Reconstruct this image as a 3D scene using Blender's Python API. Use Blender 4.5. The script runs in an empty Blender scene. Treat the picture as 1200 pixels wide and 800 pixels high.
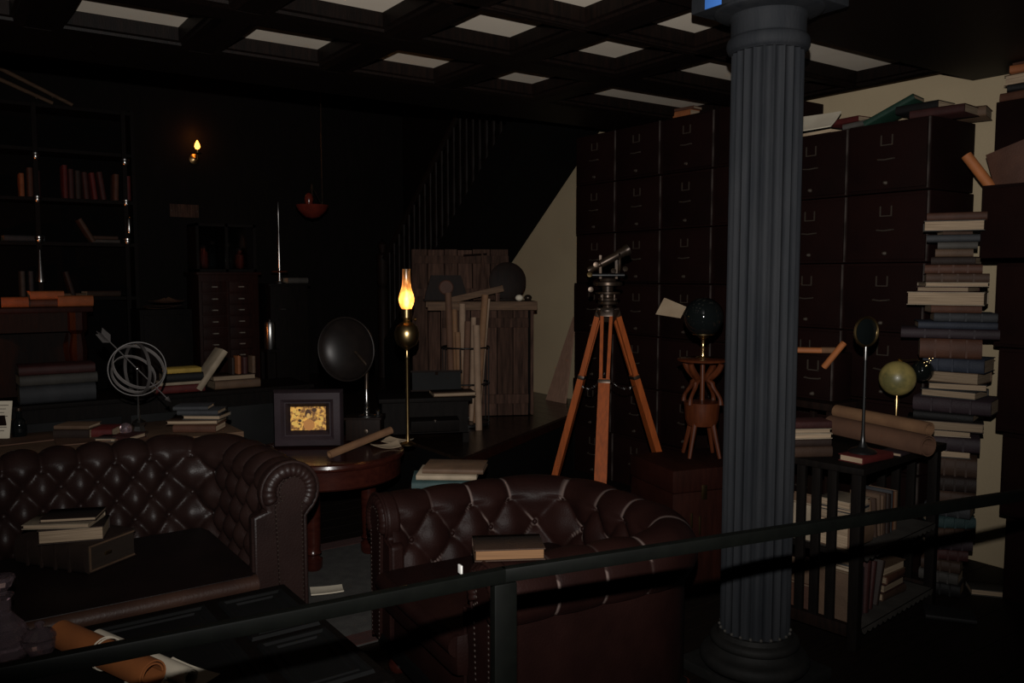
import bpy, bmesh, math, random
from mathutils import Vector, Matrix, Euler
random.seed(7)
PI = math.pi
R = math.radians
scene = bpy.context.scene
C = scene.collection

# ---------------------------------------------------------------- camera
# room axes: +x runs along the back wall, +y runs along the right-hand wall, z up
EYE = 1.5
PITCH, YAW, FOC = R(4.49), R(34.9), 990.0
cd = bpy.data.cameras.new('camera')
cam = bpy.data.objects.new('camera', cd)
C.objects.link(cam)
cd.sensor_width = 36.0
cd.lens = FOC * 36.0 / 1200.0
cam.location = (0, 0, EYE)
cam.rotation_euler = Euler((PI / 2 - PITCH, 0, -YAW), 'XYZ')
scene.camera = cam
scene.view_settings.view_transform = 'Standard'
scene.view_settings.look = 'None'
scene.view_settings.gamma = 1.0
scene.view_settings.exposure = 0.0
scene.view_settings.use_curve_mapping = False

# ---------------------------------------------------------------- world (a closed, unlit room)
w = bpy.data.worlds.new('World')
scene.world = w
w.use_nodes = True
w.node_tree.nodes['Background'].inputs[0].default_value = (0.5, 0.55, 0.65, 1)
w.node_tree.nodes['Background'].inputs[1].default_value = 0.0

# ---------------------------------------------------------------- the photographer's flash, 16 cm above the lens
fl = bpy.data.lights.new('flash', 'SPOT')
fl.energy = 600.0
fl.color = (1.0, 0.97, 0.93)
fl.spot_size = R(100)
fl.spot_blend = 1.0
fl.shadow_soft_size = 0.012
flo = bpy.data.objects.new('flash', fl)
C.objects.link(flo)
flo.location = (0, 0, EYE + 0.17)
flo.rotation_euler = Euler((PI / 2 + R(8), 0, -YAW), 'XYZ')


def ray(px, py):
    a = (px - 600) / FOC
    b = (400 - py) / FOC
    y = math.cos(PITCH) + b * math.sin(PITCH)
    z = -math.sin(PITCH) + b * math.cos(PITCH)
    return Vector((a * math.cos(YAW) + y * math.sin(YAW), -a * math.sin(YAW) + y * math.cos(YAW), z))


EYEV = Vector((0, 0, EYE))


def at_z(px, py, z):
    r = ray(px, py)
    return EYEV + r * ((z - EYE) / r.z)


def at_x(px, py, x):
    r = ray(px, py)
    return EYEV + r * (x / r.x)


def at_y(px, py, y):
    r = ray(px, py)
    return EYEV + r * (y / r.y)


def at_d(px, py, d):
    r = ray(px, py)
    return EYEV + r * (d / (r.x * math.sin(YAW) + r.y * math.cos(YAW)))


# ---------------------------------------------------------------- materials
def mat(name, c, rough=0.5, metal=0.0, c2=None, scale=6.0, stretch=(1, 1, 1), bump=0.0, bscale=None, bstretch=None,
        spec=0.5, coat=0.0, emit=None, estr=0.0, trans=0.0, ior=1.45, vary=0.0, wear=None, detail=5.0, lo=0.35, hi=0.7):
    m = bpy.data.materials.new(name)
    m.use_nodes = True
    nt = m.node_tree
    b = nt.nodes['Principled BSDF']
    b.inputs['Base Color'].default_value = (*c, 1)
    b.inputs['Roughness'].default_value = rough
    b.inputs['Metallic'].default_value = metal
    b.inputs['Specular IOR Level'].default_value = spec
    b.inputs['IOR'].default_value = ior
    b.inputs['Coat Weight'].default_value = coat
    b.inputs['Transmission Weight'].default_value = trans
    if emit:
        b.inputs['Emission Color'].default_value = (*emit, 1)
        b.inputs['Emission Strength'].default_value = estr
    tc = nt.nodes.new('ShaderNodeTexCoord')

    def noise(sc, st, det):
        mp = nt.nodes.new('ShaderNodeMapping')
        mp.inputs['Scale'].default_value = st
        nt.links.new(tc.outputs['Object'], mp.inputs['Vector'])
        n = nt.nodes.new('ShaderNodeTexNoise')
        n.inputs['Scale'].default_value = sc
        n.inputs['Detail'].default_value = det
        nt.links.new(mp.outputs['Vector'], n.inputs['Vector'])
        return n
    col = None
    if c2:
        n = noise(scale, stretch, detail)
        mr = nt.nodes.new('ShaderNodeMapRange')
        mr.inputs['From Min'].default_value = lo
        mr.inputs['From Max'].default_value = hi
        nt.links.new(n.outputs['Fac'], mr.inputs['Value'])
        mx = nt.nodes.new('ShaderNodeMix')
        mx.data_type = 'RGBA'
        mx.inputs['A'].default_value = (*c, 1)
        mx.inputs['B'].default_value = (*c2, 1)
        nt.links.new(mr.outputs['Result'], mx.inputs['Factor'])
        col = mx.outputs['Result']
    if wear:
        at = nt.nodes.new('ShaderNodeAttribute')
        at.attribute_name = 'wear'
        mx2 = nt.nodes.new('ShaderNodeMix')
        mx2.data_type = 'RGBA'
        mx2.inputs['A'].default_value = (*c, 1)
        mx2.inputs['B'].default_value = (*wear, 1)
        nt.links.new(at.outputs['Fac'], mx2.inputs['Factor'])
        if col:
            nt.links.new(col, mx2.inputs['A'])
        col = mx2.outputs['Result']
    if vary:
        oi = nt.nodes.new('ShaderNodeObjectInfo')
        mr = nt.nodes.new('ShaderNodeMapRange')
        mr.inputs['To Min'].default_value = 1 - vary
        mr.inputs['To Max'].default_value = 1 + vary
        nt.links.new(oi.outputs['Random'], mr.inputs['Value'])
        hs = nt.nodes.new('ShaderNodeHueSaturation')
        hs.inputs['Color'].default_value = (*c, 1)
        nt.links.new(mr.outputs['Result'], hs.inputs['Value'])
        if col:
            nt.links.new(col, hs.inputs['Color'])
        col = hs.outputs['Color']
    if col:
        nt.links.new(col, b.inputs['Base Color'])
    if bump:
        n = noise(bscale or scale * 6, bstretch or stretch, 4.0)
        bp = nt.nodes.new('ShaderNodeBump')
        bp.inputs['Strength'].default_value = bump
        bp.inputs['Distance'].default_value = 0.004
        nt.links.new(n.outputs['Fac'], bp.inputs['Height'])
        nt.links.new(bp.outputs['Normal'], b.inputs['Normal'])
    return m


M = {}
M['floor'] = mat('floor_wood', (0.0035, 0.002, 0.0013), 0.6, c2=(0.007, 0.004, 0.0026), scale=5, stretch=(1, 12, 1), bump=0.3, spec=0.2)
M['platform'] = mat('platform_wood', (0.008, 0.005, 0.0035), 0.25, c2=(0.016, 0.0095, 0.006), scale=4, stretch=(1, 14, 1), bump=0.15, spec=0.35)
M['plaster'] = mat('cream_plaster', (0.30, 0.235, 0.145), 0.85, c2=(0.27, 0.21, 0.13), scale=2.5, bump=0.25, bscale=60)
M['panel'] = mat('white_coffer_panel', (0.62, 0.54, 0.44), 0.8, c2=(0.56, 0.48, 0.39), scale=3)
M['beam'] = mat('dark_beam_wood', (0.0028, 0.0018, 0.0014), 0.5, c2=(0.006, 0.003, 0.0022), scale=6, stretch=(10, 10, 1), bump=0.2, vary=0.3, spec=0.10)
M['dark'] = mat('black_paint', (0.0012, 0.001, 0.0009), 0.85, c2=(0.002, 0.0015, 0.0013), scale=3, spec=0.1)
M['darkwall'] = mat('dark_wall_wood', (0.0020, 0.0012, 0.0008), 0.75, c2=(0.0032, 0.0019, 0.0013), scale=4, stretch=(6, 6, 1), spec=0.12)
M['darkwood'] = mat('dark_stained_wood', (0.0056, 0.003, 0.0021), 0.6, c2=(0.0100, 0.0048, 0.0033), scale=7, stretch=(8, 8, 1), bump=0.15, spec=0.1)
M['ebony'] = mat('black_stained_wood', (0.0032, 0.0024, 0.0020), 0.65, c2=(0.0055, 0.0040, 0.0033), scale=7, stretch=(8, 8, 1), bump=0.15, spec=0.08)
M['mahogany'] = mat('polished_mahogany', (0.020, 0.0045, 0.0032), 0.22, c2=(0.034, 0.008, 0.005), scale=6, stretch=(1, 6, 6), coat=0.25, bump=0.05, spec=0.4)
M['redwood'] = mat('red_brown_wood', (0.0095, 0.0025, 0.0015), 0.55, c2=(0.016, 0.0042, 0.0025), scale=6, stretch=(6, 1, 1), bump=0.1, spec=0.1)
M['oak'] = mat('oiled_tripod_wood', (0.205, 0.046, 0.010), 0.55, c2=(0.14, 0.034, 0.009), scale=9, stretch=(9, 9, 0.7), bump=0.15, spec=0.1)
M['chestnut'] = mat('chestnut_stand_wood', (0.06, 0.015, 0.005), 0.35, c2=(0.038, 0.0095, 0.0036), scale=8, stretch=(6, 6, 1), coat=0.1, spec=0.3)
M['weathered'] = mat('weathered_plank_wood', (0.062, 0.033, 0.023), 0.9, c2=(0.022, 0.0125, 0.0095), scale=6, stretch=(9, 9, 0.8), bump=0.6, bscale=20, bstretch=(9, 9, 0.8), vary=0.3, spec=0.1)
M['palewood'] = mat('pale_worn_wood', (0.10, 0.058, 0.034), 0.75, c2=(0.06, 0.034, 0.021), scale=7, stretch=(1, 8, 8), bump=0.3, spec=0.2)
M['leanwood'] = mat('reddish_board_wood', (0.22, 0.125, 0.085), 0.7, c2=(0.16, 0.09, 0.06), scale=7, stretch=(8, 8, 1))
M['box'] = mat('maroon_file_box', (0.0074, 0.0023, 0.0018), 0.7, c2=(0.0050, 0.0016, 0.0013), scale=5, bump=0.2, bscale=90, vary=0.25, spec=0.07)
M['boxtrim'] = mat('worn_box_edge', (0.050, 0.039, 0.034), 0.7, c2=(0.018, 0.013, 0.011), scale=9, lo=0.4, hi=0.6, spec=0.2)
M['boxmetal'] = mat('tarnished_pull_metal', (0.055, 0.042, 0.032), 0.5, metal=0.5)
M['column'] = mat('blue_grey_column_paint', (0.0142, 0.0148, 0.0166), 0.75, c2=(0.0082, 0.0092, 0.0112), scale=5, stretch=(3, 3, 0.6), bump=0.3, bscale=40, spec=0.14)
M['colworn'] = mat('worn_grey_base_paint', (0.010, 0.0094, 0.0086), 0.7, c2=(0.006, 0.0058, 0.0055), scale=9, bump=0.3, spec=0.15)
M['rail'] = mat('black_metal_rail', (0.0010, 0.0012, 0.0009), 0.5, c2=(0.0016, 0.0019, 0.0014), scale=30, spec=0.14)
M['leather'] = mat('oxblood_leather', (0.0125, 0.0046, 0.0037), 0.5, c2=(0.0080, 0.0029, 0.0024), scale=7, bump=0.25, bscale=140, wear=(0.16, 0.118, 0.104), spec=0.11)
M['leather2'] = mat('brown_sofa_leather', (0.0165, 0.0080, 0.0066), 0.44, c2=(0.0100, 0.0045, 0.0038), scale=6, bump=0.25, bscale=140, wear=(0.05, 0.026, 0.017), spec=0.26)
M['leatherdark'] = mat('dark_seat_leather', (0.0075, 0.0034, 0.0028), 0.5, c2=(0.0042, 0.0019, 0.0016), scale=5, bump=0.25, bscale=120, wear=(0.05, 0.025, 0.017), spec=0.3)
M['nail'] = mat('antique_nail_brass', (0.022, 0.013, 0.010), 0.6, metal=0.3, spec=0.25)
M['brass'] = mat('aged_brass', (0.42, 0.29, 0.13), 0.3, metal=1.0, c2=(0.28, 0.18, 0.08), scale=14)
M['gold'] = mat('bright_brass', (0.6, 0.42, 0.2), 0.25, metal=1.0)
M['bronze'] = mat('dark_bronze', (0.026, 0.019, 0.015), 0.36, metal=0.7, c2=(0.055, 0.035, 0.022), scale=20)
M['steel'] = mat('polished_steel', (0.42, 0.41, 0.40), 0.28, metal=1.0, c2=(0.30, 0.29, 0.28), scale=12)
M['iron'] = mat('grey_iron_ring', (0.060, 0.053, 0.050), 0.5, metal=0.35)
M['blackmetal'] = mat('black_japanned_metal', (0.006, 0.006, 0.006), 0.3)
M['glass'] = mat('clear_glass', (0.95, 0.95, 0.97), 0.03, trans=1.0, ior=1.5)
M['crystal'] = mat('cut_crystal', (0.50, 0.38, 0.41), 0.06, trans=0.93, ior=1.5)
M['darkglass'] = mat('black_glass', (0.004, 0.005, 0.005), 0.05, coat=0.5)
M['redglass'] = mat('red_glass', (0.10, 0.016, 0.01), 0.2, c2=(0.06, 0.012, 0.008), scale=8)
M['globe'] = mat('yellowed_globe_paper', (0.225, 0.175, 0.058), 0.4, c2=(0.10, 0.088, 0.032), scale=9, detail=8, lo=0.45, hi=0.6, coat=0.3)
M['paper'] = mat('aged_paper', (0.40, 0.30, 0.20), 0.8, c2=(0.33, 0.24, 0.155), scale=8)
M['whitepaper'] = mat('pale_paper', (0.52, 0.46, 0.36), 0.8, c2=(0.45, 0.39, 0.30), scale=8)
M['tanpaper'] = mat('tan_rolled_paper', (0.155, 0.083, 0.042), 0.75, c2=(0.11, 0.056, 0.03), scale=10, spec=0.2)
M['brownpaper'] = mat('brown_rolled_paper', (0.095, 0.048, 0.029), 0.75, c2=(0.065, 0.033, 0.021), scale=7, spec=0.2)
M['orangepaper'] = mat('orange_rolled_paper', (0.30, 0.095, 0.024), 0.7, c2=(0.21, 0.066, 0.018), scale=7)
M['pages'] = mat('book_pages', (0.27, 0.20, 0.135), 0.9, c2=(0.13, 0.092, 0.06), scale=16, stretch=(0.4, 0.4, 40), vary=0.3, spec=0.1)
M['rug'] = mat('grey_rug', (0.045, 0.042, 0.037), 0.95, c2=(0.028, 0.025, 0.023), scale=18, bump=0.7, bscale=200)
M['rugred'] = mat('red_rug_border', (0.045, 0.012, 0.009), 0.95, c2=(0.028, 0.01, 0.008), scale=18, bump=0.7, bscale=200)
M['darkpages'] = mat('dark_book_pages', (0.020, 0.013, 0.009), 0.8, c2=(0.012, 0.008, 0.006), scale=16, stretch=(0.4, 0.4, 40), spec=0.2)
M['horn'] = mat('dark_horn_lacquer', (0.0075, 0.0055, 0.0048), 0.42, metal=0.2, c2=(0.012, 0.0085, 0.007), scale=12, spec=0.35)
M['wornlitroll'] = mat('worn_lit_seat_roll_leather', (0.040, 0.019, 0.0125), 0.45, c2=(0.020, 0.0092, 0.007), scale=4, bump=0.25, bscale=120, spec=0.25)  # lighter for wear plus the highlight painted along the seat's front edge
M['ringmetal'] = mat('pale_ring_metal', (0.20, 0.18, 0.17), 0.4, metal=0.3, c2=(0.13, 0.118, 0.112), scale=14)
M['pull'] = mat('pale_drawer_pull', (0.16, 0.135, 0.11), 0.5, metal=0.2)
M['mappaper'] = mat('map_paper', (0.215, 0.145, 0.098), 0.8, c2=(0.155, 0.10, 0.066), scale=9, spec=0.2)
M['orangepages'] = mat('toned_book_pages', (0.17, 0.092, 0.045), 0.85, c2=(0.11, 0.058, 0.03), scale=16, stretch=(0.4, 0.4, 40), spec=0.1)
M['stair'] = mat('stair_wood', (0.0042, 0.0022, 0.0015), 0.6, spec=0.15)
M['tape'] = mat('blue_masking_tape', (0.035, 0.13, 0.42), 0.6)
M['tag'] = mat('white_tag', (0.8, 0.78, 0.74), 0.5)
M['slate'] = mat('slate_panel', (0.0052, 0.0052, 0.0052), 0.65, c2=(0.0032, 0.0032, 0.0031), scale=6, spec=0.15)
M['flame'] = mat('oil_flame', (1, 0.6, 0.2), 0.5, emit=(1.0, 0.50, 0.12), estr=14.0)
M['bulb'] = mat('sconce_flame', (1, 0.5, 0.15), 0.5, emit=(1.0, 0.34, 0.05), estr=5.5)

COV = {  # cloth and leather book covers
    'rust': (0.105, 0.042, 0.024), 'brown': (0.075, 0.040, 0.025), 'darkbrown': (0.034, 0.019, 0.014), 'tan': (0.17, 0.10, 0.06),
    'maroon': (0.060, 0.017, 0.015), 'red': (0.135, 0.018, 0.016), 'slate': (0.045, 0.046, 0.050), 'blue': (0.034, 0.040, 0.058),
    'teal': (0.045, 0.085, 0.085), 'green': (0.016, 0.055, 0.035), 'black': (0.010, 0.009, 0.009), 'grey': (0.085, 0.076, 0.066),
    'cream': (0.30, 0.235, 0.165), 'yellow': (0.38, 0.25, 0.05), 'plum': (0.045, 0.028, 0.034), 'orange': (0.26, 0.085, 0.03),
}
for k_, c_ in COV.items():
    c_ = tuple(x * (0.55 if k_ not in ('cream', 'yellow', 'orange') else 0.8) for x in c_)
    M['c_' + k_] = mat('book_cloth_' + k_, c_, 0.65, c2=tuple(x * 0.65 for x in c_), scale=9, bump=0.3, bscale=120, vary=0.18, spec=0.25)

# translucent lamp chimney
def chimney_mat():
    m = bpy.data.materials.new('frosted_chimney_glass')
    m.use_nodes = True
    nt = m.node_tree
    out = nt.nodes['Material Output']
    nt.nodes.remove(nt.nodes['Principled BSDF'])
    tl = nt.nodes.new('ShaderNodeBsdfTranslucent')
    tl.inputs['Color'].default_value = (0.9, 0.58, 0.36, 1)
    tp = nt.nodes.new('ShaderNodeBsdfTransparent')
    gl = nt.nodes.new('ShaderNodeBsdfGlossy')
    gl.inputs['Roughness'].default_value = 0.15
    mx = nt.nodes.new('ShaderNodeMixShader')
    mx.inputs[0].default_value = 0.80
    mx2 = nt.nodes.new('ShaderNodeMixShader')
    mx2.inputs[0].default_value = 0.05
    nt.links.new(tp.outputs[0], mx.inputs[1])
    nt.links.new(tl.outputs[0], mx.inputs[2])
    nt.links.new(mx.outputs[0], mx2.inputs[1])
    nt.links.new(gl.outputs[0], mx2.inputs[2])
    nt.links.new(mx2.outputs[0], out.inputs['Surface'])
    return m


M['chimney'] = chimney_mat()


# ---------------------------------------------------------------- mesh builder
class MB:
    def __init__(s):
        s.v, s.f, s.sm, s.wear = [], [], [], {}

    def add(s, vs, fs, smooth=False, X=None):
        o = len(s.v)
        for p in vs:
            p = Vector(p)
            s.v.append(X @ p if X else p)
        for f in fs:
            s.f.append([o + i for i in f])
            s.sm.append(smooth)
        return o

    def box(s, c, d, X=None, bev=0.0, taper=1.0):
        hx, hy, hz = d[0] / 2, d[1] / 2, d[2] / 2
        cx, cy, cz = c
        if bev <= 0:
            vs = [(cx + sx * hx * (taper if sz > 0 else 1), cy + sy * hy * (taper if sz > 0 else 1), cz + sz * hz) for sz in (-1, 1) for sy in (-1, 1) for sx in (-1, 1)]
            s.add(vs, [(0, 2, 3, 1), (4, 5, 7, 6), (0, 1, 5, 4), (2, 6, 7, 3), (0, 4, 6, 2), (1, 3, 7, 5)], False, X)
        else:
            bm = bmesh.new()
            bmesh.ops.create_cube(bm, size=1.0)
            for v in bm.verts:
                v.co = Vector((cx + v.co.x * 2 * hx, cy + v.co.y * 2 * hy, cz + v.co.z * 2 * hz))
            bmesh.ops.bevel(bm, geom=bm.edges[:], offset=min(bev, hx * .9, hy * .9, hz * .9), segments=2, affect='EDGES', profile=0.6)
            bm.verts.index_update()
            s.add([v.co.copy() for v in bm.verts], [[v.index for v in f.verts] for f in bm.faces], True, X)
            bm.free()
        return s

    def prism(s, poly, z0, z1, X=None, smooth=False):
        n = len(poly)
        vs = [(p[0], p[1], z0) for p in poly] + [(p[0], p[1], z1) for p in poly]
        fs = [tuple(range(n - 1, -1, -1)), tuple(range(n, 2 * n))]
        fs += [(i, (i + 1) % n, n + (i + 1) % n, n + i) for i in range(n)]
        s.add(vs, fs, smooth, X)
        return s

    def lathe(s, prof, n=24, X=None, cap=True, rfun=None):
        vs, fs = [], []
        m = len(prof)
        for r, z in prof:
            for k in range(n):
                a = 2 * PI * k / n
                rr = r * (rfun(a, z) if rfun else 1)
                vs.append((rr * math.cos(a), rr * math.sin(a), z))
        for i in range(m - 1):
            for k in range(n):
                k2 = (k + 1) % n
                fs.append((i * n + k, i * n + k2, (i + 1) * n + k2, (i + 1) * n + k))
        if cap:
            if prof[0][0] > 1e-4:
                fs.append(tuple(range(n - 1, -1, -1)))
            if prof[-1][0] > 1e-4:
                fs.append(tuple((m - 1) * n + k for k in range(n)))
        s.add(vs, fs, True, X)
        return s

    def tube(s, pts, r, n=10, X=None, cap=True, closed=False, flat=None):
        pts = [Vector(p) for p in pts]
        rs = r if isinstance(r, (list, tuple)) else [r] * len(pts)
        vs, fs = [], []
        up = None
        m = len(pts)
        for i, p in enumerate(pts):
            if closed:
                t = (pts[(i + 1) % m] - pts[i - 1]).normalized()
            else:
                t = (pts[min(i + 1, m - 1)] - pts[max(i - 1, 0)]).normalized()
            if up is None:
                up = t.orthogonal().normalized()
            else:
                up = (up - t * up.dot(t))
                up = up.normalized() if up.length > 1e-6 else t.orthogonal().normalized()
            sd = t.cross(up)
            for k in range(n):
                a = 2 * PI * (k + 0.5) / n
                vs.append(p + up * math.cos(a) * rs[i] + sd * math.sin(a) * rs[i] * (flat or 1))
        for i in range(m if closed else m - 1):
            j = (i + 1) % m
            for k in range(n):
                k2 = (k + 1) % n
                fs.append((i * n + k, i * n + k2, j * n + k2, j * n + k))
        if cap and not closed:
            fs.append(tuple(range(n - 1, -1, -1)))
            fs.append(tuple((m - 1) * n + k for k in range(n)))
        s.add(vs, fs, n > 4, X)
        return s

    def ring(s, R0, w, t, n=48, X=None):
        """flat band ring, axis z: radius R0, width w along z, thickness t"""
        vs, fs = [], []
        for k in range(n):
            a = 2 * PI * k / n
            for rr, zz in ((R0, -w / 2), (R0, w / 2), (R0 - t, w / 2), (R0 - t, -w / 2)):
                vs.append((rr * math.cos(a), rr * math.sin(a), zz))
        for k in range(n):
            k2 = (k + 1) % n
            for j in range(4):
                j2 = (j + 1) % 4
                fs.append((k * 4 + j, k2 * 4 + j, k2 * 4 + j2, k * 4 + j2))
        s.add(vs, fs, True, X)
        return s

    def sphere(s, c, r, n=20, m=12, X=None, sz=1.0):
        prof = [(max(r * math.sin(PI * i / m), 0.0), -r * sz * math.cos(PI * i / m)) for i in range(m + 1)]
        T = Matrix.Translation(Vector(c))
        s.lathe(prof, n, (X @ T) if X else T, cap=False)
        return s

    def grid(s, fn, nu, nv, smooth=True, X=None, close_u=False, wearfn=None):
        o = len(s.v)
        vs = [fn(i / nu, j / nv) for j in range(nv + 1) for i in range(nu + 1)]
        fs = [(j * (nu + 1) + i, j * (nu + 1) + i + 1, (j + 1) * (nu + 1) + i + 1, (j + 1) * (nu + 1) + i) for j in range(nv) for i in range(nu)]
        s.add(vs, fs, smooth, X)
        if wearfn:
            for j in range(nv + 1):
                for i in range(nu + 1):
                    s.wear[o + j * (nu + 1) + i] = wearfn(i / nu, j / nv)
        return s

    def build(s, name, m, parent=None, label=None, sharp=40, kind=None):
        me = bpy.data.meshes.new(name)
        me.from_pydata([tuple(p) for p in s.v], [], s.f)
        me.polygons.foreach_set('use_smooth', s.sm)
        bm = bmesh.new()
        bm.from_mesh(me)
        bmesh.ops.remove_doubles(bm, verts=bm.verts, dist=1e-6) if not s.wear else None
        bmesh.ops.recalc_face_normals(bm, faces=bm.faces)
        bm.to_mesh(me)
        bm.free()
        if s.wear:
            at = me.attributes.new('wear', 'FLOAT', 'POINT')
            for i, x in s.wear.items():
                at.data[i].value = x
        me.set_sharp_from_angle(angle=R(sharp))
        me.materials.append(M[m] if isinstance(m, str) else m)
        o = bpy.data.objects.new(name, me)
        C.objects.link(o)
        if parent:
            o.parent = parent
        if label:
            o['label'] = label
        if kind:
            o['kind'] = kind
        return o


def tag(o, label, cat, group=None):
    o['label'] = label
    o['category'] = cat
    if group:
        o['group'] = group
    return o


def thing(name, label, cat, loc=(0, 0, 0), rz=0.0, group=None, rot=None):
    o = bpy.data.objects.new(name, None)
    o.empty_display_size = 0.1
    C.objects.link(o)
    o.location = loc
    o.rotation_euler = rot if rot is not None else (0, 0, rz)
    return tag(o, label, cat, group)


def dup(root, loc, label, rz=None, rot=None, group=None):
    r = root.copy()
    C.objects.link(r)
    r.location = loc
    if rz is not None:
        r.rotation_euler = (0, 0, rz)
    if rot is not None:
        r.rotation_euler = rot
    r['label'] = label
    if group:
        r['group'] = group
    for ch in list(root.children):
        c = ch.copy()
        C.objects.link(c)
        c.parent = r
        for g in list(ch.children):
            d = g.copy()
            C.objects.link(d)
            d.parent = c
    return r


def struct(o):
    o['kind'] = 'structure'
    return o


def T(*a):
    return Matrix.Translation(Vector(a))


def RX(a):
    return Matrix.Rotation(a, 4, 'X')


def RY(a):
    return Matrix.Rotation(a, 4, 'Y')


def RZ(a):
    return Matrix.Rotation(a, 4, 'Z')


def along(p0, p1):
    """matrix taking +z to the direction p0->p1, origin p0"""
    d = (Vector(p1) - Vector(p0))
    return T(*p0) @ d.to_track_quat('Z', 'Y').to_matrix().to_4x4()


ORD = ['zeroth', 'first', 'second', 'third', 'fourth', 'fifth', 'sixth', 'seventh', 'eighth', 'ninth', 'tenth', 'eleventh', 'twelfth',
       'thirteenth', 'fourteenth', 'fifteenth', 'sixteenth', 'seventeenth', 'eighteenth', 'nineteenth', 'twentieth']
ORD += ['twenty-' + ORD[i] for i in range(1, 10)] + ['thirtieth'] + ['thirty-' + ORD[i] for i in range(1, 10)] + ['fortieth'] + ['forty-' + ORD[i] for i in range(1, 10)]

# ================================================================ STRUCTURE
WX = 4.5            # right-hand wall plane
BY = 8.6            # back wall plane
PZ = 0.45           # height of the raised platform at the back
ZP = 2.6            # plane of the white ceiling panels

floor = struct(MB().box((1.0, 3.3, -0.06), (7.2, 10.6, 0.08)).build('floor', 'floor'))
k = 0
y = -1.9
while y < 5.2:
    wdt = 0.16
    MB().box((1.0 + 0.0, y + wdt / 2, -0.01), (6.98, wdt - 0.004, 0.02)).build('floor_plank', 'floor', floor)
    y += wdt

struct(MB().box((WX + 0.05, 2.3, 1.375), (0.1, 8.6, 2.85)).build('wall_right', 'plaster'))
struct(MB().box((WX + 0.05, 7.6, 1.375), (0.1, 2.0, 2.85)).build('wall_right_far', 'darkwall'))
struct(MB().box((WX + 0.05, 3.3, 3.525), (0.1, 10.6, 1.45)).build('wall_right_upper', 'darkwall'))
struct(MB().box((1.0, BY + 0.05, 2.1), (7.2, 0.1, 4.3)).build('wall_back', 'darkwall'))
struct(MB().box((-2.55, 3.3, 2.1), (0.1, 10.6, 4.3)).build('wall_left', 'darkwall'))
struct(MB().box((1.0, -2.05, 2.1), (7.2, 0.1, 4.3)).build('wall_front', 'darkwall'))

# raised platform with its polished boards
poly = [(2.5, 4.06), (4.0, 4.925), (4.03, 5.02), (WX - 0.005, 5.02), (WX - 0.005, BY - 0.005), (-2.49, BY - 0.005), (-2.49, 6.15), (2.5, 6.15)]
plat = struct(MB().prism(poly, 0.001, PZ - 0.02).build('floor_platform', 'dark'))
bw = 0.15
x = 2.5
while x < WX - 0.01:        # boards run back from the diagonal nosing
    x1 = min(x + bw, WX - 0.005)
    def yfront(xx):
        return 4.06 + (xx - 2.5) * (4.925 - 4.06) / 1.5 if xx <= 4.0 else 5.02
    ya, yb = yfront(x), yfront(x1 - 0.003)
    MB().prism([(x, ya), (x1 - 0.003, yb), (x1 - 0.003, BY - 0.01), (x, BY - 0.01)], PZ - 0.02, PZ).build('platform_board', 'platform', plat)
    x += bw
MB().prism([(2.48, 4.03), (4.0, 4.905), (3.985, 4.935), (2.48, 4.075)], PZ - 0.045, PZ + 0.004).build('platform_nosing', 'redwood', plat)
MB().box((0.0, 7.35, PZ - 0.01), (4.98, 2.4, 0.02)).build('platform_carpet', 'dark', plat)

# ceilings: coffered ceiling, dropped ceiling over the viewers, upper ceiling of the stair well
ceil = struct(MB().box((1.0, 3.42, 2.80), (7.0, 2.26, 0.3)).build('ceiling', 'dark'))
struct(MB().box((1.0, 0.15, 2.70), (7.0, 4.28, 0.4)).build('ceiling_dropped', 'beam'))
struct(MB().box((1.0, 6.6, 4.2), (7.0, 4.1, 0.1)).build('ceiling_upper', 'dark'))
struct(MB().box((1.0, 4.56, 3.45), (7.0, 0.04, 1.5)).build('wall_gallery', 'dark'))
HB = 2.515          # underside of the beams
cols = [0.697 * 1.1 + i * 0.591 * 1.1 for i in range(-4, 5)]
rows = [3.435 * 1.1 - i * 0.648 * 1.1 for i in range(0, 2)] + [2.56]
pw, pd = 0.404 * 1.1, 0.424 * 1.1
bays = []
for ri, yc in enumerate(rows):
    dd = pd if ri < 2 else 0.40
    for ci, xc in enumerate(cols):
        x0, x1 = xc - pw / 2, xc + pw / 2
        if ci == len(cols) - 1:
            x1 = 4.2
        bays.append((x0, x1, yc - dd / 2, yc + dd / 2))
for (x0, x1, y0, y1) in bays:
    MB().box(((x0 + x1) / 2, (y0 + y1) / 2, ZP + 0.01), (x1 - x0 + 0.02, y1 - y0 + 0.02, 0.02)).build('coffer_panel', 'panel', ceil)
    mb = MB()
    # stepped moulding: four mitred runs
    prof = [(-0.0, 0.0), (0.0, -0.058), (0.012, -0.064), (0.014, -0.076), (0.034, -0.078), (0.052, -0.084), (0.052, 0.0)]
    vs, fs = [], []
    for (px_, py_, sx, sy) in ((x0, y0, -1, -1), (x1, y0, 1, -1), (x1, y1, 1, 1), (x0, y1, -1, 1)):
        for (o_, z_) in prof:
            vs.append((px_ + sx * o_, py_ + sy * o_, ZP + z_ - 0.001))
    n = len(prof)
    for a in range(4):
        b = (a + 1) % 4
        for i in range(n):
            j = (i + 1) % n
            fs.append((a * n + i, b * n + i, b * n + j, a * n + j))
    mb.add(vs, fs, False)
    mb.build('coffer_moulding', 'beam', ceil)
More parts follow.
